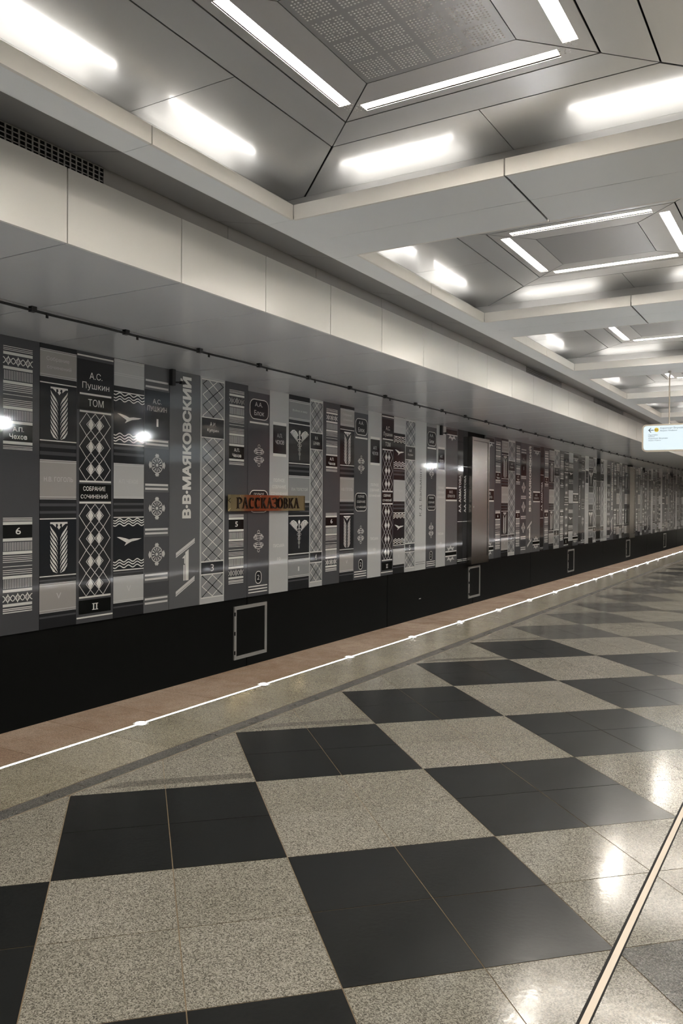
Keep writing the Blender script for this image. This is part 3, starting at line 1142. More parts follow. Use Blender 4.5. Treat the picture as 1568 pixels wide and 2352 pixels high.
MAKERS = {
    'A6': lambda: design_bars('6'), 'A5': lambda: design_bars('5'),
    'B': lambda: design_wheat('wheat', 'V'), 'D': lambda: design_wheat('bird', 'V'), 'J': lambda: design_wheat('caduceus', 'I'),
    'C': design_diamond, 'E': design_cross, 'F': design_poet,
    'G3': lambda: design_lattice('А.И.', 'Куприн', '3'), 'G4': lambda: design_lattice('И.А.', 'БУНИН', '4'), 'G5': lambda: design_lattice('А.И.', 'Куприн', '5'),
    'H': design_loops, 'I': design_plain_label, 'K': design_balmont, 'L': design_flower, 'M': design_slim}
LOOK = {
    'A6': 'slate grey spine panel with white bars and numeral 6', 'A5': 'slate grey spine panel with white bars and numeral 5',
    'B': 'dark spine panel with white wheat ears and taupe blocks', 'D': 'dark spine panel with white seabirds and wavy lines',
    'J': 'dark spine panel with winged staffs and grey blocks', 'C': 'dark spine panel with white diamond lattice',
    'E': 'grey spine panel with round cross ornaments', 'F': 'grey spine panel with large vertical white lettering',
    'G3': 'pale spine panel with crossed lattice and numeral 3', 'G4': 'pale spine panel with crossed lattice and numeral 4',
    'G5': 'pale spine panel with crossed lattice and numeral 5', 'H': 'dark spine panel with rounded frames and looped ornaments',
    'I': 'plain pale spine panel with one black label', 'K': 'plain pale spine panel with grey vertical lettering',
    'L': 'mid grey spine panel with flower ornaments', 'M': 'narrow black spine panel with vertical lettering'}
BODY_ME = {}
def spine_parts(key):
    if key not in DESIGN:
        d = MAKERS[key]()
        ps = []
        allv, allf, allm, mats = [], [], [], []
        for name, mat, lv, ink in d.parts:
            if not ink.f:
                continue
            for k in (ink.split() if name in SPLIT else [ink]):
                ps.append((name, k.mesh(name, mat, 0.0012 * lv)))
            if mat not in mats:
                mats.append(mat)
            i0 = len(allv)
            allv += [(0.0012 * lv, p, q) for p, q in ink.v]
            allf += [tuple(i0 + q for q in f) for f in ink.f]
            allm += [mats.index(mat)] * len(ink.f)
        whole = bpy.data.meshes.new('print')
        whole.from_pydata(allv, [], allf)
        for mm in mats:
            whole.materials.append(MATS[mm])
        whole.polygons.foreach_set('material_index', allm)
        whole.update()
        body = 'enamel_' + d.body
        if body not in BODY_ME:
            g = 0.004
            BODY_ME[body] = MB().box(-0.035, g, 0, 0.0, W0 - g, ZS).mesh('spine_body', (body,))
        DESIGN[key] = (BODY_ME[body], ps, whole)
    return DESIGN[key]
def spine(key, y0, y1, label):
    body, ps, whole = spine_parts(key)
    t = empty('spine_panel', (XW, y0, 0))
    t.scale = (1, (y1 - y0) / W0, 1)
    obj('body', body, None, t)
    if 5 < y0 < 22:
        for name, me in ps:
            o = obj(name, me, None, t)
            if name in JOINED:
                o['kind'] = 'stuff'
    else:
        obj('print', whole, None, t)['kind'] = 'stuff'
    return tag(t, label, 'wall panel', 'printed book-spine panels on the track wall')
near = [(5.93, 'A6', 'at the left picture edge'), (6.55, 'B', 'second from the left edge'), (7.11, 'C', 'third from the left edge'),
        (7.74, 'D', 'fourth from the left edge'), (8.30, 'E', 'fifth from the left edge'), (8.81, 'F', 'nearest of its design'),
        (9.485, 'G3', 'nearest lattice panel'), (10.08, 'A5', 'behind station name start'), (10.67, 'H', 'behind the station name'),
        (11.28, 'I', 'behind the station name'), (11.86, 'J', 'behind station name end'), (12.54, 'G4', 'right of the station name'),
        (13.0, 'A6', 'second right of station name'), (13.63, 'B', 'third right of station name'), (14.18, 'H', 'fourth right of station name'),
        (14.76, 'I', 'fifth right of station name'), (15.36, 'C', 'sixth right of station name'), (15.93, 'D', 'seventh right of station name'),
        (16.49, 'G5', 'eighth right of station name'), (17.04, 'K', 'ninth right of station name'), (17.64, 'H', 'fifth left of nearer cabinet'),
        (18.22, 'I', 'fourth left of nearer cabinet'), (18.79, 'L', 'third left of nearer cabinet'), (19.55, 'M', 'second left of nearer cabinet'),
        (19.91, 'M', 'touching the left side of the nearer cabinet'), (20.235, None, None)]
for (a, k, w), (b, _, _) in zip(near[:-1], near[1:]):
    spine(k, a, b, LOOK[k] + ', ' + w)
mid = [(21.53, 'L'), (22.27, 'A6'), (22.87, 'B'), (23.45, 'G3'), (24.08, 'A5'), (24.63, 'E'), (25.16, 'F'), (25.87, 'L'), (26.65, 'M'), (27.03, 'A6'), (27.65, 'B'), (28.23, 'G5'),
       (28.93, 'A6'), (29.51, 'C'), (30.13, 'D'), (30.73, 'L'), (31.52, 'M'), (31.9, 'H'), (32.5, 'I'), (33.1, 'J'), (33.8, 'G4'), (34.35, 'M'), (34.72, 'M'), (35.1, 'G5'), (35.7, 'K'),
       (36.3, 'E'), (36.88, 'F'), (37.55, 'A5'), (38.15, 'B'), (38.75, 'G3'), (39.3, 'A6'), (39.9, 'B'), (40.44, None)]
for i, ((a, k), (b, _)) in enumerate(zip(mid[:-1], mid[1:])):
    spine(k, a, b, LOOK[k] + f', {nth(i + 1)} right of nearer cabinet')
seq = ['L', 'A6', 'B', 'G3', 'A5', 'E', 'F', 'H', 'I', 'J', 'G4', 'C', 'D', 'K']
y = 41.73
i = 0
while y < 62:
    k = seq[i % len(seq)]
    w = {'L': 0.76, 'F': 0.68, 'J': 0.68}.get(k, 0.58)
    spine(k, y, y + w, LOOK[k] + f', {nth(i + 1)} right of farther cabinet')
    y += w
    i += 1
# panels running on outside the left side of the picture
for j, k in enumerate(['H', 'I', 'J', 'G4', 'A5', 'C', 'D', 'E', 'B']):
    spine(k, 5.93 - 0.6 * (j + 1), 5.93 - 0.6 * j, LOOK[k] + f', {nth(j + 1)} beyond left picture edge')

# ------------------------------------------------------------------ station name plate
def stroke_letters(word, x, h, w, gap):
    """serif capitals out of strokes; returns outlines in the plane of the plate"""
    k = Ink()
    TH, TN, SF = 0.024, 0.010, 0.009
    def serif(cx, cy, half=0.024):
        k.rect(cx - half, cy - SF / 2, cx + half, cy + SF / 2)
    for ch in word:
        ww = w
        if ch == 'Р':
            k.rect(x + .02, 0, x + .02 + TH, h); serif(x + .035, SF / 2, .035); serif(x + .03, h - SF / 2, .03)
            arc = [(x + .045 + .075 * math.cos(t), h * .72 + h * .265 * math.sin(t)) for t in [math.pi / 2 - math.pi * q / 12 for q in range(13)]]
            k.line([(x + .03, h - .006)] + arc + [(x + .03, h * .455)], .017)
            ww = w * .88
        elif ch == 'А':
            k.line([(x + .012, .004), (x + w * .46, h)], TN); k.line([(x + w * .44, h), (x + w * .86, .004)], TH * .9)
            k.line([(x + .04, h * .34), (x + w * .72, h * .34)], TN); serif(x + .014, SF / 2, .022); serif(x + w * .86, SF / 2, .034)
            ww = w * .98
        elif ch == 'С':
            arc = [(x + w * .47 + w * .38 * math.cos(t), h / 2 + h * .48 * math.sin(t)) for t in [math.radians(50 + 260 * q / 20) for q in range(21)]]
            k.line(arc, .015)
            k.line(arc[5:16], .026)
            k.rect(arc[0][0] - .004, h * .72, arc[0][0] + .008, h * .98)
            ww = w * .95
        elif ch == 'К':
            k.rect(x + .02, 0, x + .02 + TH, h); serif(x + .035, SF / 2, .035); serif(x + .035, h - SF / 2, .035)
            k.line([(x + .045, h * .45), (x + w * .80, h)], TN); k.line([(x + .07, h * .52), (x + w * .86, .004)], TH * .9)
            serif(x + w * .80, h - SF / 2, .024); serif(x + w * .86, SF / 2, .026)
            ww = w * 1.02
        elif ch == 'З':
            for cy, ry, rx in ((h * .74, h * .24, .058), (h * .26, h * .25, .066)):
                k.line([(x + .052 + rx * math.cos(t), cy + ry * math.sin(t)) for t in [math.radians((150 if cy > h / 2 else 95) - (235 if cy > h / 2 else 250) * q / 14) for q in range(15)]], .018)
            ww = w * .80
        elif ch == 'О':
            arc = [(x + w * .48 + w * .42 * math.cos(2 * math.pi * q / 24), h / 2 + h * .485 * math.sin(2 * math.pi * q / 24)) for q in range(24)]
            k.line(arc, .015, True); k.line(arc[9:16], .024); k.line(arc[-3:] + arc[:4], .024)
            ww = w * 1.02
        elif ch == 'В':
            k.rect(x + .02, 0, x + .02 + TH, h); k.rect(x, 0, x + .05, SF); k.rect(x, h - SF, x + .05, h)
            for cy, ry, rx in ((h * .745, h * .24, .055), (h * .265, h * .255, .07)):
                k.line([(x + .04, cy + ry)] + [(x + .045 + rx * math.cos(t), cy + ry * math.sin(t)) for t in [math.pi / 2 - math.pi * q / 12 for q in range(13)]] + [(x + .04, cy - ry)], .017)
            ww = w * .88
        x += ww + gap
    return k, x
PY0, PY1, PZ0, PZ1 = 10.10, 12.23, 1.43, 1.695
plate = empty('station_name_plate', (XW, PY0, PZ0))
PW, PH = PY1 - PY0, PZ1 - PZ0
MB().box(0.05, 0, 0, 0.10, PW, PH).build('plate', 'brass', plate)
for (a, b, c, d2) in ((0, 0, PW, 0.012), (0, PH - 0.012, PW, PH), (0, 0.012, 0.012, PH - 0.012), (PW - 0.012, 0.012, PW, PH - 0.012)):
    MB().box(0.10, a, b, 0.106, c, d2).build('rim', 'brass', plate)
ink, xe = stroke_letters('РАССКАЗОВКА', 0.0, 0.178, 0.152, 0.018)
sc_ = 1.80 / xe
mb = MB()
ink.v = [(0.16 + a * sc_, 0.042 + b) for a, b in ink.v]
me = bpy.data.meshes.new('lettering')
n = len(ink.v)
vv = [(0.101, a, b) for a, b in ink.v] + [(0.113, a, b) for a, b in ink.v]
ff = []
for f in ink.f:
    ff.append(tuple(n + q for q in f))
    for q in range(len(f)):
        q2 = (q + 1) % len(f)
        ff.append((f[q], f[q2], n + f[q2], n + f[q]))
me.from_pydata(vv, [], ff)
me.materials.append(MATS['letter_dark'])
obj('lettering', me, None, plate)
for a in (0.25, 0.8, 1.35, 1.9):
    MB().cyl((0.007, a, PH / 2), (0.055, a, PH / 2), 0.012, 8).build('stand_off', 'alu', plate)
    MB().cyl((0.10, a, PH - 0.022), (0.104, a, PH - 0.022), 0.006, 8).build('screw', 'alu', plate)
tag(plate, 'polished brass station name plate with dark raised letters fixed across the spines', 'sign')

# ------------------------------------------------------------------ small brackets hanging at the top of the wall
def bracket(y, label):
    t = empty('cable_bracket', (XW, y, ZS))
    MB().box(0.007, -0.035, -0.235, 0.07, 0.035, -0.002).build('post', 'cable_black', t)
    MB().cyl((0.035, 0.0, -0.19), (0.11, 0.11, -0.18), 0.012, 8).build('arm', 'cable_black', t)
    MB().box(0.085, 0.09, -0.205, 0.135, 0.17, -0.165).build('clamp', 'cable_black', t)
    tag(t, label, 'bracket', 'black brackets under the track soffit')
bracket(8.83, 'small black bracket hanging under the soffit beside the large vertical lettering')
bracket(18.42, 'small black bracket at the wall top between station name and nearer cabinet')
bracket(34.75, 'small black bracket at the wall top between the two cabinets')
bracket(44.5, 'small black bracket at the wall top just past the farther cabinet')
bracket(53.5, 'most distant small black bracket at the wall top')

# ------------------------------------------------------------------ track soffit + fascia (left)
FY, FS = 4.133, 1.2436
XM = -6.76
ceil = structure(MB().box(XW - 0.3, YMIN, 4.62, 2 * XA - XW + 0.3, YMAX, 4.72).build('ceiling', 'void_black'))
soff = MB().box(XW - 0.035, YMIN, ZS + 0.008, XF - 0.05, YMAX, ZS + 0.08).build('soffit_backing', 'void_black', ceil)
g = 0.006
s1 = MB().box(XM + g, -FS / 2 + g, ZS, XF - 0.028, FS / 2 - g, ZS + 0.008).mesh('soffit_panel', ('soffit_metal',))
s2 = MB().box(XW - 0.03, -FS / 2 + g, ZS, XM - g, FS / 2 - g, ZS + 0.008).mesh('soffit_panel', ('soffit_metal',))
trim = structure(MB().box(XF - 0.06, YMIN, ZS + 0.05, XF - 0.03, YMAX, ZF - 0.03).build('trim_1', 'void_black'))
f1 = MB().box(XF - 0.026, -FS / 2 + g, ZS, XF, FS / 2 - g, ZF).mesh('fascia_panel', ('fascia_white',))
k = -7
while FY + k * FS < YMAX - 2:
    yc = FY + (k + 0.5) * FS
    obj('soffit_panel', s1, None, ceil, (0, yc, 0))
    obj('soffit_panel', s2, None, ceil, (0, yc, 0))
    obj('fascia_panel', f1, None, trim, (0, yc, 0))
    k += 1
# the cable with its clips
cab = empty('soffit_cable', (XM, 0, ZS))
for dx, dz, r in ((0.0, -0.035, 0.010), (0.022, -0.028, 0.006)):
    mb = MB()
    yy = -5.0
    while yy < 62:
        a, b = yy, yy + 0.6214
        mb.cyl((dx, a, dz - 0.008 * abs(math.sin(a * 2.5))), (dx, b, dz - 0.008 * abs(math.sin(b * 2.5))), r, 6, False)
        yy = b
    mb.build('cable', 'cable_black', cab)
clip_me = MB().box(-0.018, -0.03, -0.055, 0.035, 0.03, -0.001).mesh('clip', ('cable_black',))
tab_me = MB().box(-0.006, 0.05, -0.085, 0.006, 0.075, -0.03).mesh('tab', ('cable_black',))
for k in range(-4, 46):
    o = obj('clip', clip_me, None, cab, (0, 5.306 + k * FS, 0))
    obj('tab', tab_me, None, cab, (0.02, 5.306 + k * FS + 0.1, 0))
tag(cab, 'thin black cable clipped along the middle joint of the grey track soffit', 'cable')

# ------------------------------------------------------------------ slot wall with grilles between fascia and beam
XS_ = -4.915
wall_slot = structure(MB().box(XS_ - 0.04, YMIN, ZF - 0.15, XS_ - 0.012, YMAX, 4.3).build('trim_2', 'void_black'))
GR = [(1.2, 4.52), (15.0, 17.4), (20.2, 23.6), (-4, -1)]
ys = [YMIN, YMAX]
def slot_panels(a, b):
    y = a
    while y < b - 0.01:
        e = min(y + 1.55, b)
        MB().box(XS_ - 0.012, y + 0.003, ZF - 0.12, XS_, e - 0.003, 4.24).build('slot_panel', 'steel_warm', wall_slot)
        y = e
slot_panels(4.52, 15.0)
slot_panels(17.4, 20.2)
slot_panels(23.6, 60)
gm = MB()
pit = 0.034
for q in range(9):
    z = ZF - 0.10 + q * pit
    gm.box(XS_ - 0.006, -1.0, z, XS_ - 0.001, 1.0, z + 0.008)
for q in range(int(2.0 / pit) + 1):
    y = -1.0 + q * pit
    gm.box(XS_ - 0.007, y, ZF - 0.10, XS_ + 0.0, y + 0.008, 4.22)
gme = gm.mesh('grille', ('alu_satin',))
for a, b in GR:
    o = obj('grille', gme, None, wall_slot, (0, (a + b) / 2, 0))
    o.scale = (1, (b - a) / 2, 1)
    o['kind'] = 'stuff'

# ------------------------------------------------------------------ coffered ceiling
def ring_quads(hs0, hs1):
    pass
M = {}
t_ = 0.006
gp = 0.006
def panel_me(key, pts, mat, z=ZC, th=0.012):
    if key not in M:
        M[key] = MB().prism(pts, z, z + th).mesh(key.split(':')[0], (mat,))
    return M[key]
def rot(pts, q):
    for _ in range(q):
        pts = [(-y, x) for x, y in pts]
    return pts
OX, OY = HX + 0.22, HY + 0.22
# centre panel; raised pale dots imitate the lit rims of its punched holes
c0, c1, c2 = 0.505, 0.905, 1.205
SW, SL, S0 = 0.092, 0.685, 0.735      # strip width, half length, inner offset
dots = MB()
def dot(x, y, z, r, h):
    n = 6
    i = len(dots.v)
    for kk in range(n):
        t = 2 * math.pi * kk / n
        dots.v.append((x + r * math.cos(t), y + r * math.sin(t), z))
    dots.v.append((x, y, z - h))
    for kk in range(n):
        dots.f.append((i + (kk + 1) % n, i + kk, i + n))
        dots.m.append(0)
for bx in range(4):
    for by in range(4):
        for i in range(9):
            for j in range(9):
                if (i * 7 + j * 13 + bx * 5 + by * 3) % 17 == 0:
                    continue
                dot(-0.462 + bx * 0.2425 + i * 0.0235, -0.462 + by * 0.2425 + j * 0.0235, ZC, 0.0068, 0.0045)
dots_me = dots.mesh('perforation', ('steel_lit_rim',))
dots = MB()
for q in range(4):
    for i in range(4):
        for j in range(3):
            for (x, y) in rot([(0.73 + i * 0.024, 0.70 + j * 0.03 - i * 0.004)], q) + rot([(0.70 + j * 0.03 - i * 0.004, 0.73 + i * 0.024)], q):
                if abs(abs(x) - abs(y)) > 0.012:
                    dot(x, y, ZC, 0.006, 0.003)
dots2_me = dots.mesh('corner_perforation', ('steel_lit_rim',))
def frame_with_slot(q):
    mb = MB()
    o = rot([(c0 + gp, -(c0)), (c1 - gp, -(c1 - 2 * gp)), (c1 - gp, c1 - 2 * gp), (c0 + gp, c0)], q)
    i = rot([(S0, -SL), (S0 + SW, -SL), (S0 + SW, SL), (S0, SL)], q)
    for a in range(4):
        b = (a + 1) % 4
        mb.prism([o[a], o[b], i[b], i[a]], ZC, ZC + 0.012)
    return mb
strip_me = {}
def strip_parts(q):
    if q in strip_me:
        return strip_me[q]
    def bx(mb, x0, y0, x1, y1, z0, z1):
        p = rot([(x0, y0), (x1, y0), (x1, y1), (x0, y1)], q)
        mb.prism(p, z0, z1)
    hs = MB()
    d = 0.05
    bx(hs, S0 - 0.003, -SL - 0.003, S0, SL + 0.003, ZC + 0.001, ZC + d)
    bx(hs, S0 + SW, -SL - 0.003, S0 + SW + 0.003, SL + 0.003, ZC + 0.001, ZC + d)
    bx(hs, S0, -SL - 0.003, S0 + SW, -SL, ZC + 0.001, ZC + d)
    bx(hs, S0, SL, S0 + SW, SL + 0.003, ZC + 0.001, ZC + d)
    bx(hs, S0 - 0.003, -SL - 0.003, S0 + SW + 0.003, SL + 0.003, ZC + d, ZC + d + 0.006)
    df = MB()
    df.poly([(x, y, ZC + 0.012) for x, y in rot([(S0 + 0.003, -SL + 0.005), (S0 + SW - 0.003, -SL + 0.005), (S0 + SW - 0.003, SL - 0.005), (S0 + 0.003, SL - 0.005)], q)][::-1])
    tb = MB()
    (x0, y0), (x1, y1) = rot([(S0 + SW / 2, -SL + 0.04), (S0 + SW / 2, SL - 0.04)], q)
    tb.cyl((x0, y0, ZC + 0.02), (x1, y1, ZC + 0.02), 0.008, 5, False)
    strip_me[q] = (hs.mesh('housing', ('housing_warm',)), df.mesh('diffuser', ('strip_white',)), tb.mesh('tube', ('lamp_tube',)))
    return strip_me[q]
LIP = 0.028
lip_z0, lip_z1 = ZB, ZL
SIDE = {0: 'right', 1: 'far', 2: 'wall', 3: 'near'}
def coffer(xc, yc, k, row):
    L = (xc, yc, 0)
    far = k > 6 or row
    P = lambda name, me: obj(name, me, None, ceil, L)
    P('coffer_panel', panel_me('coffer_panel:c', [(-c0, -c0), (c0, -c0), (c0, c0), (-c0, c0)], 'steel_centre'))
    if k <= 0 and not row:
        o = P('perforation', dots_me)
        o['kind'] = 'stuff'
        o = P('corner_perforation', dots2_me)
        o['kind'] = 'stuff'
    for q in range(4):
        if ('f', q) not in M:
            M['f', q] = frame_with_slot(q).mesh('light_panel', ('steel_warm',))
        P('light_panel', M['f', q])
        P('coffer_panel', panel_me(f'coffer_panel:b{q}', rot([(c1 + gp, -c1), (c2 - gp, -(c2 - 2 * gp)), (c2 - gp, c2 - 2 * gp), (c1 + gp, c1)], q), 'steel'))
        lim, oth = (OX, OY) if q % 2 == 0 else (OY, OX)
        for h in (0, 1):
            if lim <= oth:
                pts = [(c2 + gp, gp / 2), (lim, gp / 2), (lim, lim - 2 * gp), (c2 + gp, c2 - gp)]
            else:
                pts = [(c2 + gp, gp / 2), (lim, gp / 2), (lim, oth - 2 * gp), (oth, oth - 2 * gp), (c2 + gp, c2 - gp)]
            if h:
                pts = [(x, -y) for x, y in reversed(pts)]
            P('cove_panel', panel_me(f'cove_panel:{q}{h}', rot(pts, q), 'steel'))
        # cove tubes, two behind each lip
        if ('t', q) not in M:
            ms = []
            for s in (-1, 1):
                hh = (HX if q % 2 == 0 else HY) + 0.075
                a, b = (0.27, 1.27) if q % 2 == 0 else (0.46, 1.50)
                (x0, y0), (x1, y1) = rot([(hh, s * a), (hh, s * b)], q)
                ms.append(MB().cyl((x0, y0, 4.178), (x1, y1, 4.178), 0.010, 5, False).mesh('cove_tube', ('tube_white',)))
            M['t', q] = ms
        for me in M['t', q]:
            P('cove_tube', me)
        # strip light
        hs, df, tb = strip_parts(q)
        t = empty('strip_light', L)
        obj('housing', hs, None, t)
        obj('diffuser', df, None, t)
        if row == 0 and k >= 0:
            tag(t, f'warm white strip light on the {SIDE[q]} side of the {nth(k + 1)} ceiling coffer', 'ceiling light', 'recessed strip lights in the ceiling coffers')
        elif row == 0:
            tag(t, 'warm white strip light in a coffer behind the camera', 'ceiling light', 'strip lights behind the camera')
        else:
            tag(t, 'warm white strip light in the coffer row beyond the right picture edge', 'ceiling light', 'strip lights of the other coffer row')
    # lips round the opening
    if 'lx' not in M:
        M['lx0'] = MB().box(-HX - LIP, -HY, lip_z0, -HX, -gp, lip_z1).mesh('lip_board', ('lip_paint',))
        M['lx1'] = MB().box(-HX - LIP, gp, lip_z0, -HX, HY, lip_z1).mesh('lip_board', ('lip_paint',))
        M['rx0'] = MB().box(HX, -HY, lip_z0, HX + LIP, -gp, lip_z1).mesh('lip_board', ('lip_paint',))
        M['rx1'] = MB().box(HX, gp, lip_z0, HX + LIP, HY, lip_z1).mesh('lip_board', ('lip_paint',))
        M['fy0'] = MB().box(-HX + gp, HY, lip_z0, -gp, HY + LIP, lip_z1).mesh('lip_board', ('lip_paint',))
        M['fy1'] = MB().box(gp, HY, lip_z0, HX - gp, HY + LIP, lip_z1).mesh('lip_board', ('lip_paint',))
        M['ny0'] = MB().box(-HX + gp, -HY - LIP, lip_z0, -gp, -HY, lip_z1).mesh('lip_board', ('lip_paint',))
        M['ny1'] = MB().box(gp, -HY - LIP, lip_z0, HX - gp, -HY, lip_z1).mesh('lip_board', ('lip_paint',))
        M['lx'] = 1
        for nm, bx_ in (('cb0', (-OX, -OY, -OX + 0.01, OY)), ('cb1', (OX - 0.01, -OY, OX, OY)), ('cb2', (-OX + 0.01, OY - 0.01, OX - 0.01, OY)), ('cb3', (-OX + 0.01, -OY, OX - 0.01, -OY + 0.01))):
            M[nm] = MB().box(bx_[0], bx_[1], ZB + 0.014, bx_[2], bx_[3], ZC - 0.001).mesh('cove_back', ('steel_dark',))
        for nm, bx_ in (('ct0', (-OX + 0.01, -OY + 0.01, -HX - LIP, OY - 0.01)), ('ct1', (HX + LIP, -OY + 0.01, OX - 0.01, OY - 0.01)), ('ct2', (-HX - LIP, HY + LIP, HX + LIP, OY - 0.01)), ('ct3', (-HX - LIP, -OY + 0.01, HX + LIP, -HY - LIP))):
            M[nm] = MB().box(bx_[0], bx_[1], ZB + 0.05, bx_[2], bx_[3], ZB + 0.056).mesh('cove_tray', ('steel_dark',))
        bw = PER - 2 * HY
        z0, z1 = ZB, ZB + 0.012
        # underside of the cross beam beyond this coffer: 2 x 2 boards
        for i, (xa, xb) in enumerate(((-HX - 0.0, -gp), (gp, HX))):
            for j, (ya, yb) in enumerate(((HY + LIP, HY + bw / 2 - gp / 2), (HY + bw / 2 + gp / 2, HY + bw - LIP))):
                M['bm', i, j] = MB().box(xa + gp, ya, z0, xb, yb, z1).mesh('beam_board', ('beam_paint',))
        # underside of the long beam (wall side), bent up at its outer edge, then the dark tray
        def prof(name, pts, ya, yb, mat, th=0.01):
            mb = MB()
            for a, b in zip(pts[:-1], pts[1:]):
                mb.poly([(a[0], ya, a[1]), (a[0], yb, a[1]), (b[0], yb, b[1]), (b[0], ya, b[1])][::-1])
                mb.poly([(a[0], ya, a[1] + th), (a[0], yb, a[1] + th), (b[0], yb, b[1] + th), (b[0], ya, b[1] + th)])
            for yy in (ya, yb):
                for a, b in zip(pts[:-1], pts[1:]):
                    mb.poly([(a[0], yy, a[1]), (b[0], yy, b[1]), (b[0], yy, b[1] + th), (a[0], yy, a[1] + th)])
            return mb.mesh(name, (mat,))
        x0, x1 = -HX - LIP, -HX - 0.30
        beam_p = [(x0, ZB), (x1 + 0.045, ZB), (x1 + 0.02, ZB + 0.004), (x1, ZB + 0.012)]
        tray_p = [(x1, ZB + 0.012), (XS_ - XC, 4.205)]
        segs = [(-HY + gp / 2, -gp / 2), (gp / 2, HY - gp / 2), (HY + gp / 2, PER - HY - gp / 2)]
        for i, (ya, yb) in enumerate(segs):
            M['lb', i] = prof('beam_board', [(-HX, ZB)] + beam_p if i == 2 else beam_p, ya, yb, 'beam_paint')
            M['tr', i] = prof('tray_board', tray_p, ya, yb, 'dark_tray')
        M['ab'] = MB().box(-0.0, -PER / 2, z0, XA - (XC + HX) , PER / 2, z1).mesh('axis_board', ('beam_paint',))
    for key in ('cb0', 'cb1', 'cb2', 'cb3'):
        P('cove_back', M[key])
    for key in ('ct0', 'ct1', 'ct2', 'ct3'):
        P('cove_tray', M[key])
    for key in ('lx0', 'lx1', 'rx0', 'rx1', 'fy0', 'fy1', 'ny0', 'ny1'):
        P('lip_board', M[key])
    for i in (0, 1):
        for j in (0, 1):
            P('beam_board', M['bm', i, j])
    if row == 0:
        for i in range(3):
            P('beam_board', M['lb', i])
            P('tray_board', M['tr', i])
for k in KS:
    yc = Y0 + k * PER
    coffer(XC, yc, k, 0)
    coffer(2 * XA - XC, yc, k, 1)
# boards along the platform axis, between the two coffer rows
ab = MB().box(XC + HX + LIP, -PER / 2 + gp, ZB, 2 * XA - XC - HX - LIP, PER / 2 - gp, ZB + 0.012).mesh('axis_board', ('beam_paint',))
for k in KS:
    obj('axis_board', ab, None, ceil, (0, Y0 + k * PER, 0))

# ------------------------------------------------------------------ far half of the station (outside the picture, lights and mirrors into it)
RX = lambda x: 2 * XA - x
structure(MB().box(RX(XW) , YMIN, -1.4, RX(XW) + 0.3, YMAX, 4.4).build('wall_right', 'enamel_grey'))
structure(MB().box(RX(XF), YMIN, ZS, RX(XF) + 0.03, YMAX, ZF).box(RX(-4.055) + LIP, YMIN, ZB, RX(XF) + 0.1, YMAX, ZB + 0.02).build('trim_3', 'fascia_white'))
structure(MB().box(RX(XF), YMIN, ZS, RX(XW), YMAX, ZS + 0.03).build('ceiling_track', 'soffit_metal'))
structure(MB().box(RX(XE), YMIN, -1.5, RX(XW), YMAX, -1.3).build('floor_far_trackbed', 'concrete'))
structure(MB().box(XW - 0.3, YMAX, -1.5, RX(XW) + 0.3, YMAX + 0.2, 4.7).build('wall_far', 'fascia_white'))
structure(MB().box(XW - 0.3, YMIN - 0.2, -1.5, RX(XW) + 0.3, YMIN, 4.7).build('wall_back', 'enamel_slate'))
# red card-drawer columns on the platform axis
def column(y, n):
    t = empty('column', (XA, y, 0))
    w = 0.46
    MB().box(-w, -w, 0.0, w, w, ZB - 0.001).build('shaft', 'column_wood', t)
    mb = MB()
    for r in range(22):
        z0 = 0.12 + r * 0.175
        for c in range(3):
            a = -w + 0.03 + c * 0.29
            for s in (-1, 1):
                mb.box(*( (s * w, a, z0, s * (w + 0.015), a + 0.28, z0 + 0.16) if s > 0 else (s * (w + 0.015), a, z0, s * w, a + 0.28, z0 + 0.16)))
                mb.box(*( (a, s * w, z0, a + 0.28, s * (w + 0.015), z0 + 0.16) if s > 0 else (a, s * (w + 0.015), z0, a + 0.28, s * w, z0 + 0.16)))
    o = mb.build('drawer_fronts', 'column_red', t, 'stuff')
    tag(t, f'red drawer-fronted platform column seen only mirrored in the wall, {nth(n)} from the camera', 'column', 'red columns on the platform axis')
for n_, y in enumerate((22.6, 27.4, 32.4, 38.9, 46.6, 50.8, 55.4)):
    column(y, n_ + 1)

# ------------------------------------------------------------------ hanging line sign
SY, SX0, SX1, SZ0, SZ1 = 16.0, -2.985, -0.35, 2.575, 3.085
sg = empty('hanging_sign', (SX0, SY, SZ0))
SWd, SH = SX1 - SX0, SZ1 - SZ0
def xz_prism(mb, pts, y0, y1):
    n = len(pts)
    i = len(mb.v)
    mb.v += [(p[0], y0, p[1]) for p in pts] + [(p[0], y1, p[1]) for p in pts]
    mb.f.append(tuple(range(i, i + n)))
    mb.f.append(tuple(reversed(range(i + n, i + 2 * n))))
    for q in range(n):
        q2 = (q + 1) % n
        mb.f.append((i + q2, i + q, i + n + q, i + n + q2))
    mb.m += [0] * (n + 2)
    return mb
outer = round_rect(0, 0, SWd, SH, 0.075, 6)
inner = round_rect(0.028, 0.028, SWd - 0.028, SH - 0.028, 0.055, 6)
xz_prism(MB(), outer, 0.0, 0.11).build('case', 'sign_frame', sg)
xz_prism(MB(), inner, -0.004, 0.0).build('screen', 'sign_glow', sg)
xz_prism(MB(), inner, 0.11, 0.114).build('screen', 'sign_glow', sg)
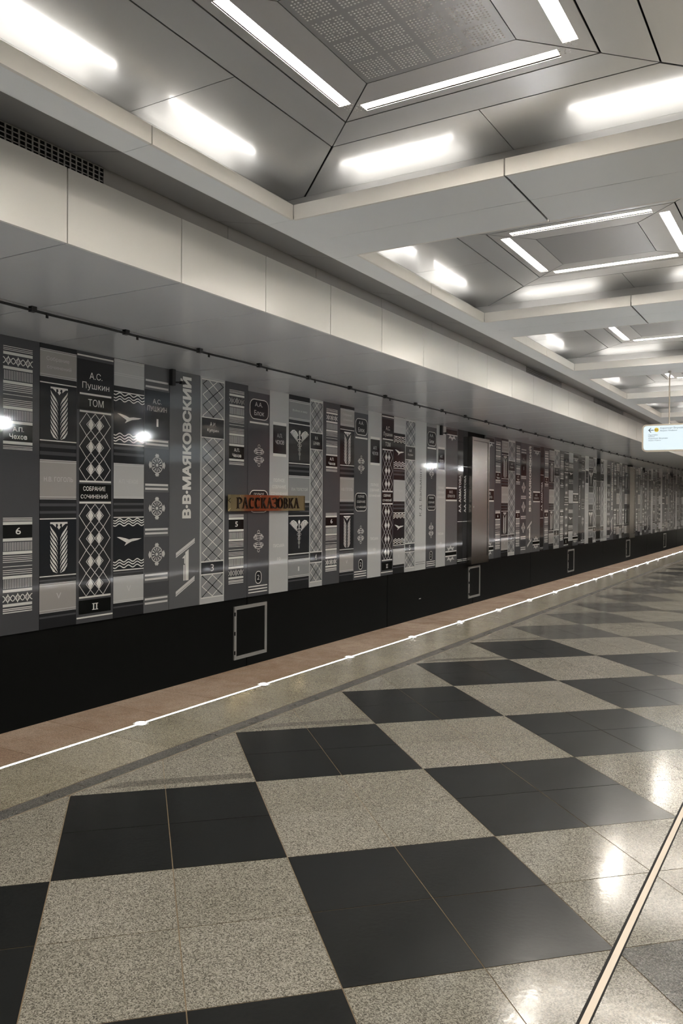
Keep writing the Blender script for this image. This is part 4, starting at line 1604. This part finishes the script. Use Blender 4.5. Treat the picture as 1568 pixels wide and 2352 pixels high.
def rim():
    mb = MB()
    n = len(outer)
    for q in range(n):
        q2 = (q + 1) % n
        for y, fl in ((-0.012, 0), ):
            mb.poly([(outer[q][0], y, outer[q][1]), (outer[q2][0], y, outer[q2][1]), (inner[q2][0], y, inner[q2][1]), (inner[q][0], y, inner[q][1])])
            mb.poly([(outer[q][0], 0, outer[q][1]), (outer[q2][0], 0, outer[q2][1]), (outer[q2][0], y, outer[q2][1]), (outer[q][0], y, outer[q][1])])
            mb.poly([(inner[q][0], y, inner[q][1]), (inner[q2][0], y, inner[q2][1]), (inner[q2][0], 0, inner[q2][1]), (inner[q][0], 0, inner[q][1])])
    return mb
rim().build('rim', 'sign_frame', sg)
def sign_text(name, mat, items):
    k = Ink()
    for (t, a0, b, w) in items:
        vs, fs, asp = text_polys(t, 0.0)
        k.text(t, a0 + w / 2, b, w, w / asp)
    me = bpy.data.meshes.new(name)
    me.from_pydata([(a, -0.006, b) for a, b in k.v], [], k.f)
    me.materials.append(MATS[mat])
    return obj(name, me, None, sg)
PXM = 0.0082
def sp(cx, cy):
    """crop reading -> position on the sign face"""
    return ((cx - 690) / 9.333 * PXM * 1.052, SH - (cy - 1265) / 9.333 * PXM)
sign_text('heading', 'sign_ink', [('Аэропорт Внуково', sp(1036, 0)[0], sp(0, 1356)[1], 0.425)])
sign_text('subheading', 'sign_ink', [('Airport Vnukovo', sp(1036, 0)[0], sp(0, 1410)[1], 0.297)])
sign_text('stop_names', 'sign_ink', [('Пыхтино', sp(815, 0)[0], sp(0, 1490)[1], 0.166), ('Аэропорт Внуково', sp(815, 0)[0], sp(0, 1569)[1], 0.342)])
sign_text('stop_names_small', 'sign_ink', [('Pykhtino', sp(815, 0)[0], sp(0, 1528)[1], 0.111), ('Airport Vnukovo', sp(815, 0)[0], sp(0, 1611)[1], 0.222)])
ar = Ink()
ax, az = sp(820, 1390)
ar.line([(ax, az), (ax + 0.085, az)], 0.012)
ar.line([(ax + 0.04, az + 0.04), (ax, az), (ax + 0.04, az - 0.04)], 0.012)
me = bpy.data.meshes.new('arrow')
me.from_pydata([(a, -0.006, b) for a, b in ar.v], [], ar.f)
me.materials.append(MATS['sign_ink'])
obj('arrow', me, None, sg)
bd = Ink()
bxc, bzc = sp(970, 1385)
bd.disc(bxc, bzc, 0.039, 0.039, 24)
me = bpy.data.meshes.new('line_badge')
me.from_pydata([(a, -0.0055, b) for a, b in bd.v], [], bd.f)
me.materials.append(MATS['sign_yellow'])
badge = obj('line_badge', me, None, sg)
k_ = Ink()
k_.text('8А', bxc, bzc, 0.052, 0.034)
me = bpy.data.meshes.new('badge_text')
me.from_pydata([(a, -0.007, b) for a, b in k_.v], [], k_.f)
me.materials.append(MATS['sign_ink'])
obj('badge_text', me, None, badge)
for a in (0.47, SWd - 0.47):
    r = MB().cyl((a, 0.055, SH), (a, 0.055, ZB - SZ0 - 0.03), 0.012, 10).build('rod', 'groove_metal', sg)
    MB().cyl((a, 0.055, ZB - SZ0 - 0.11), (a, 0.055, ZB - SZ0 - 0.06), 0.022, 10).build('swivel', 'alu_satin', r)
    MB().cyl((a, 0.055, ZB - SZ0 - 0.03), (a, 0.055, ZB - SZ0), 0.03, 10).build('ceiling_cup', 'alu_satin', r)
tag(sg, 'lit pale blue line sign with rounded frame hanging on rods from the ceiling', 'sign')

# ------------------------------------------------------------------ small spot lamps mirrored as bright points in the spines
def spot(y, n):
    t = empty('spot_lamp', (XA, y, ZB))
    MB().cyl((0, 0, 0), (0, 0, -0.56), 0.012, 8).build('stem', 'alu_satin', t)
    MB().cyl((0.03, 0, -0.60), (-0.07, 0, -0.64), 0.05, 14, True, 0.06).build('head', 'alu_satin', t)
    MB().cyl((-0.068, 0, -0.6395), (-0.075, 0, -0.6425), 0.05, 14).build('lens', 'spot_white', t)
    tag(t, f'spot lamp seen as bright mirrored point on the spines, {nth(n)} from the camera', 'spot lamp', 'spot lamps on the platform axis')
for n_, yw in enumerate((6.03, 8.25, 17.9, 19.98)):
    spot(yw * (16.4 + XA) / 8.2, n_ + 1)
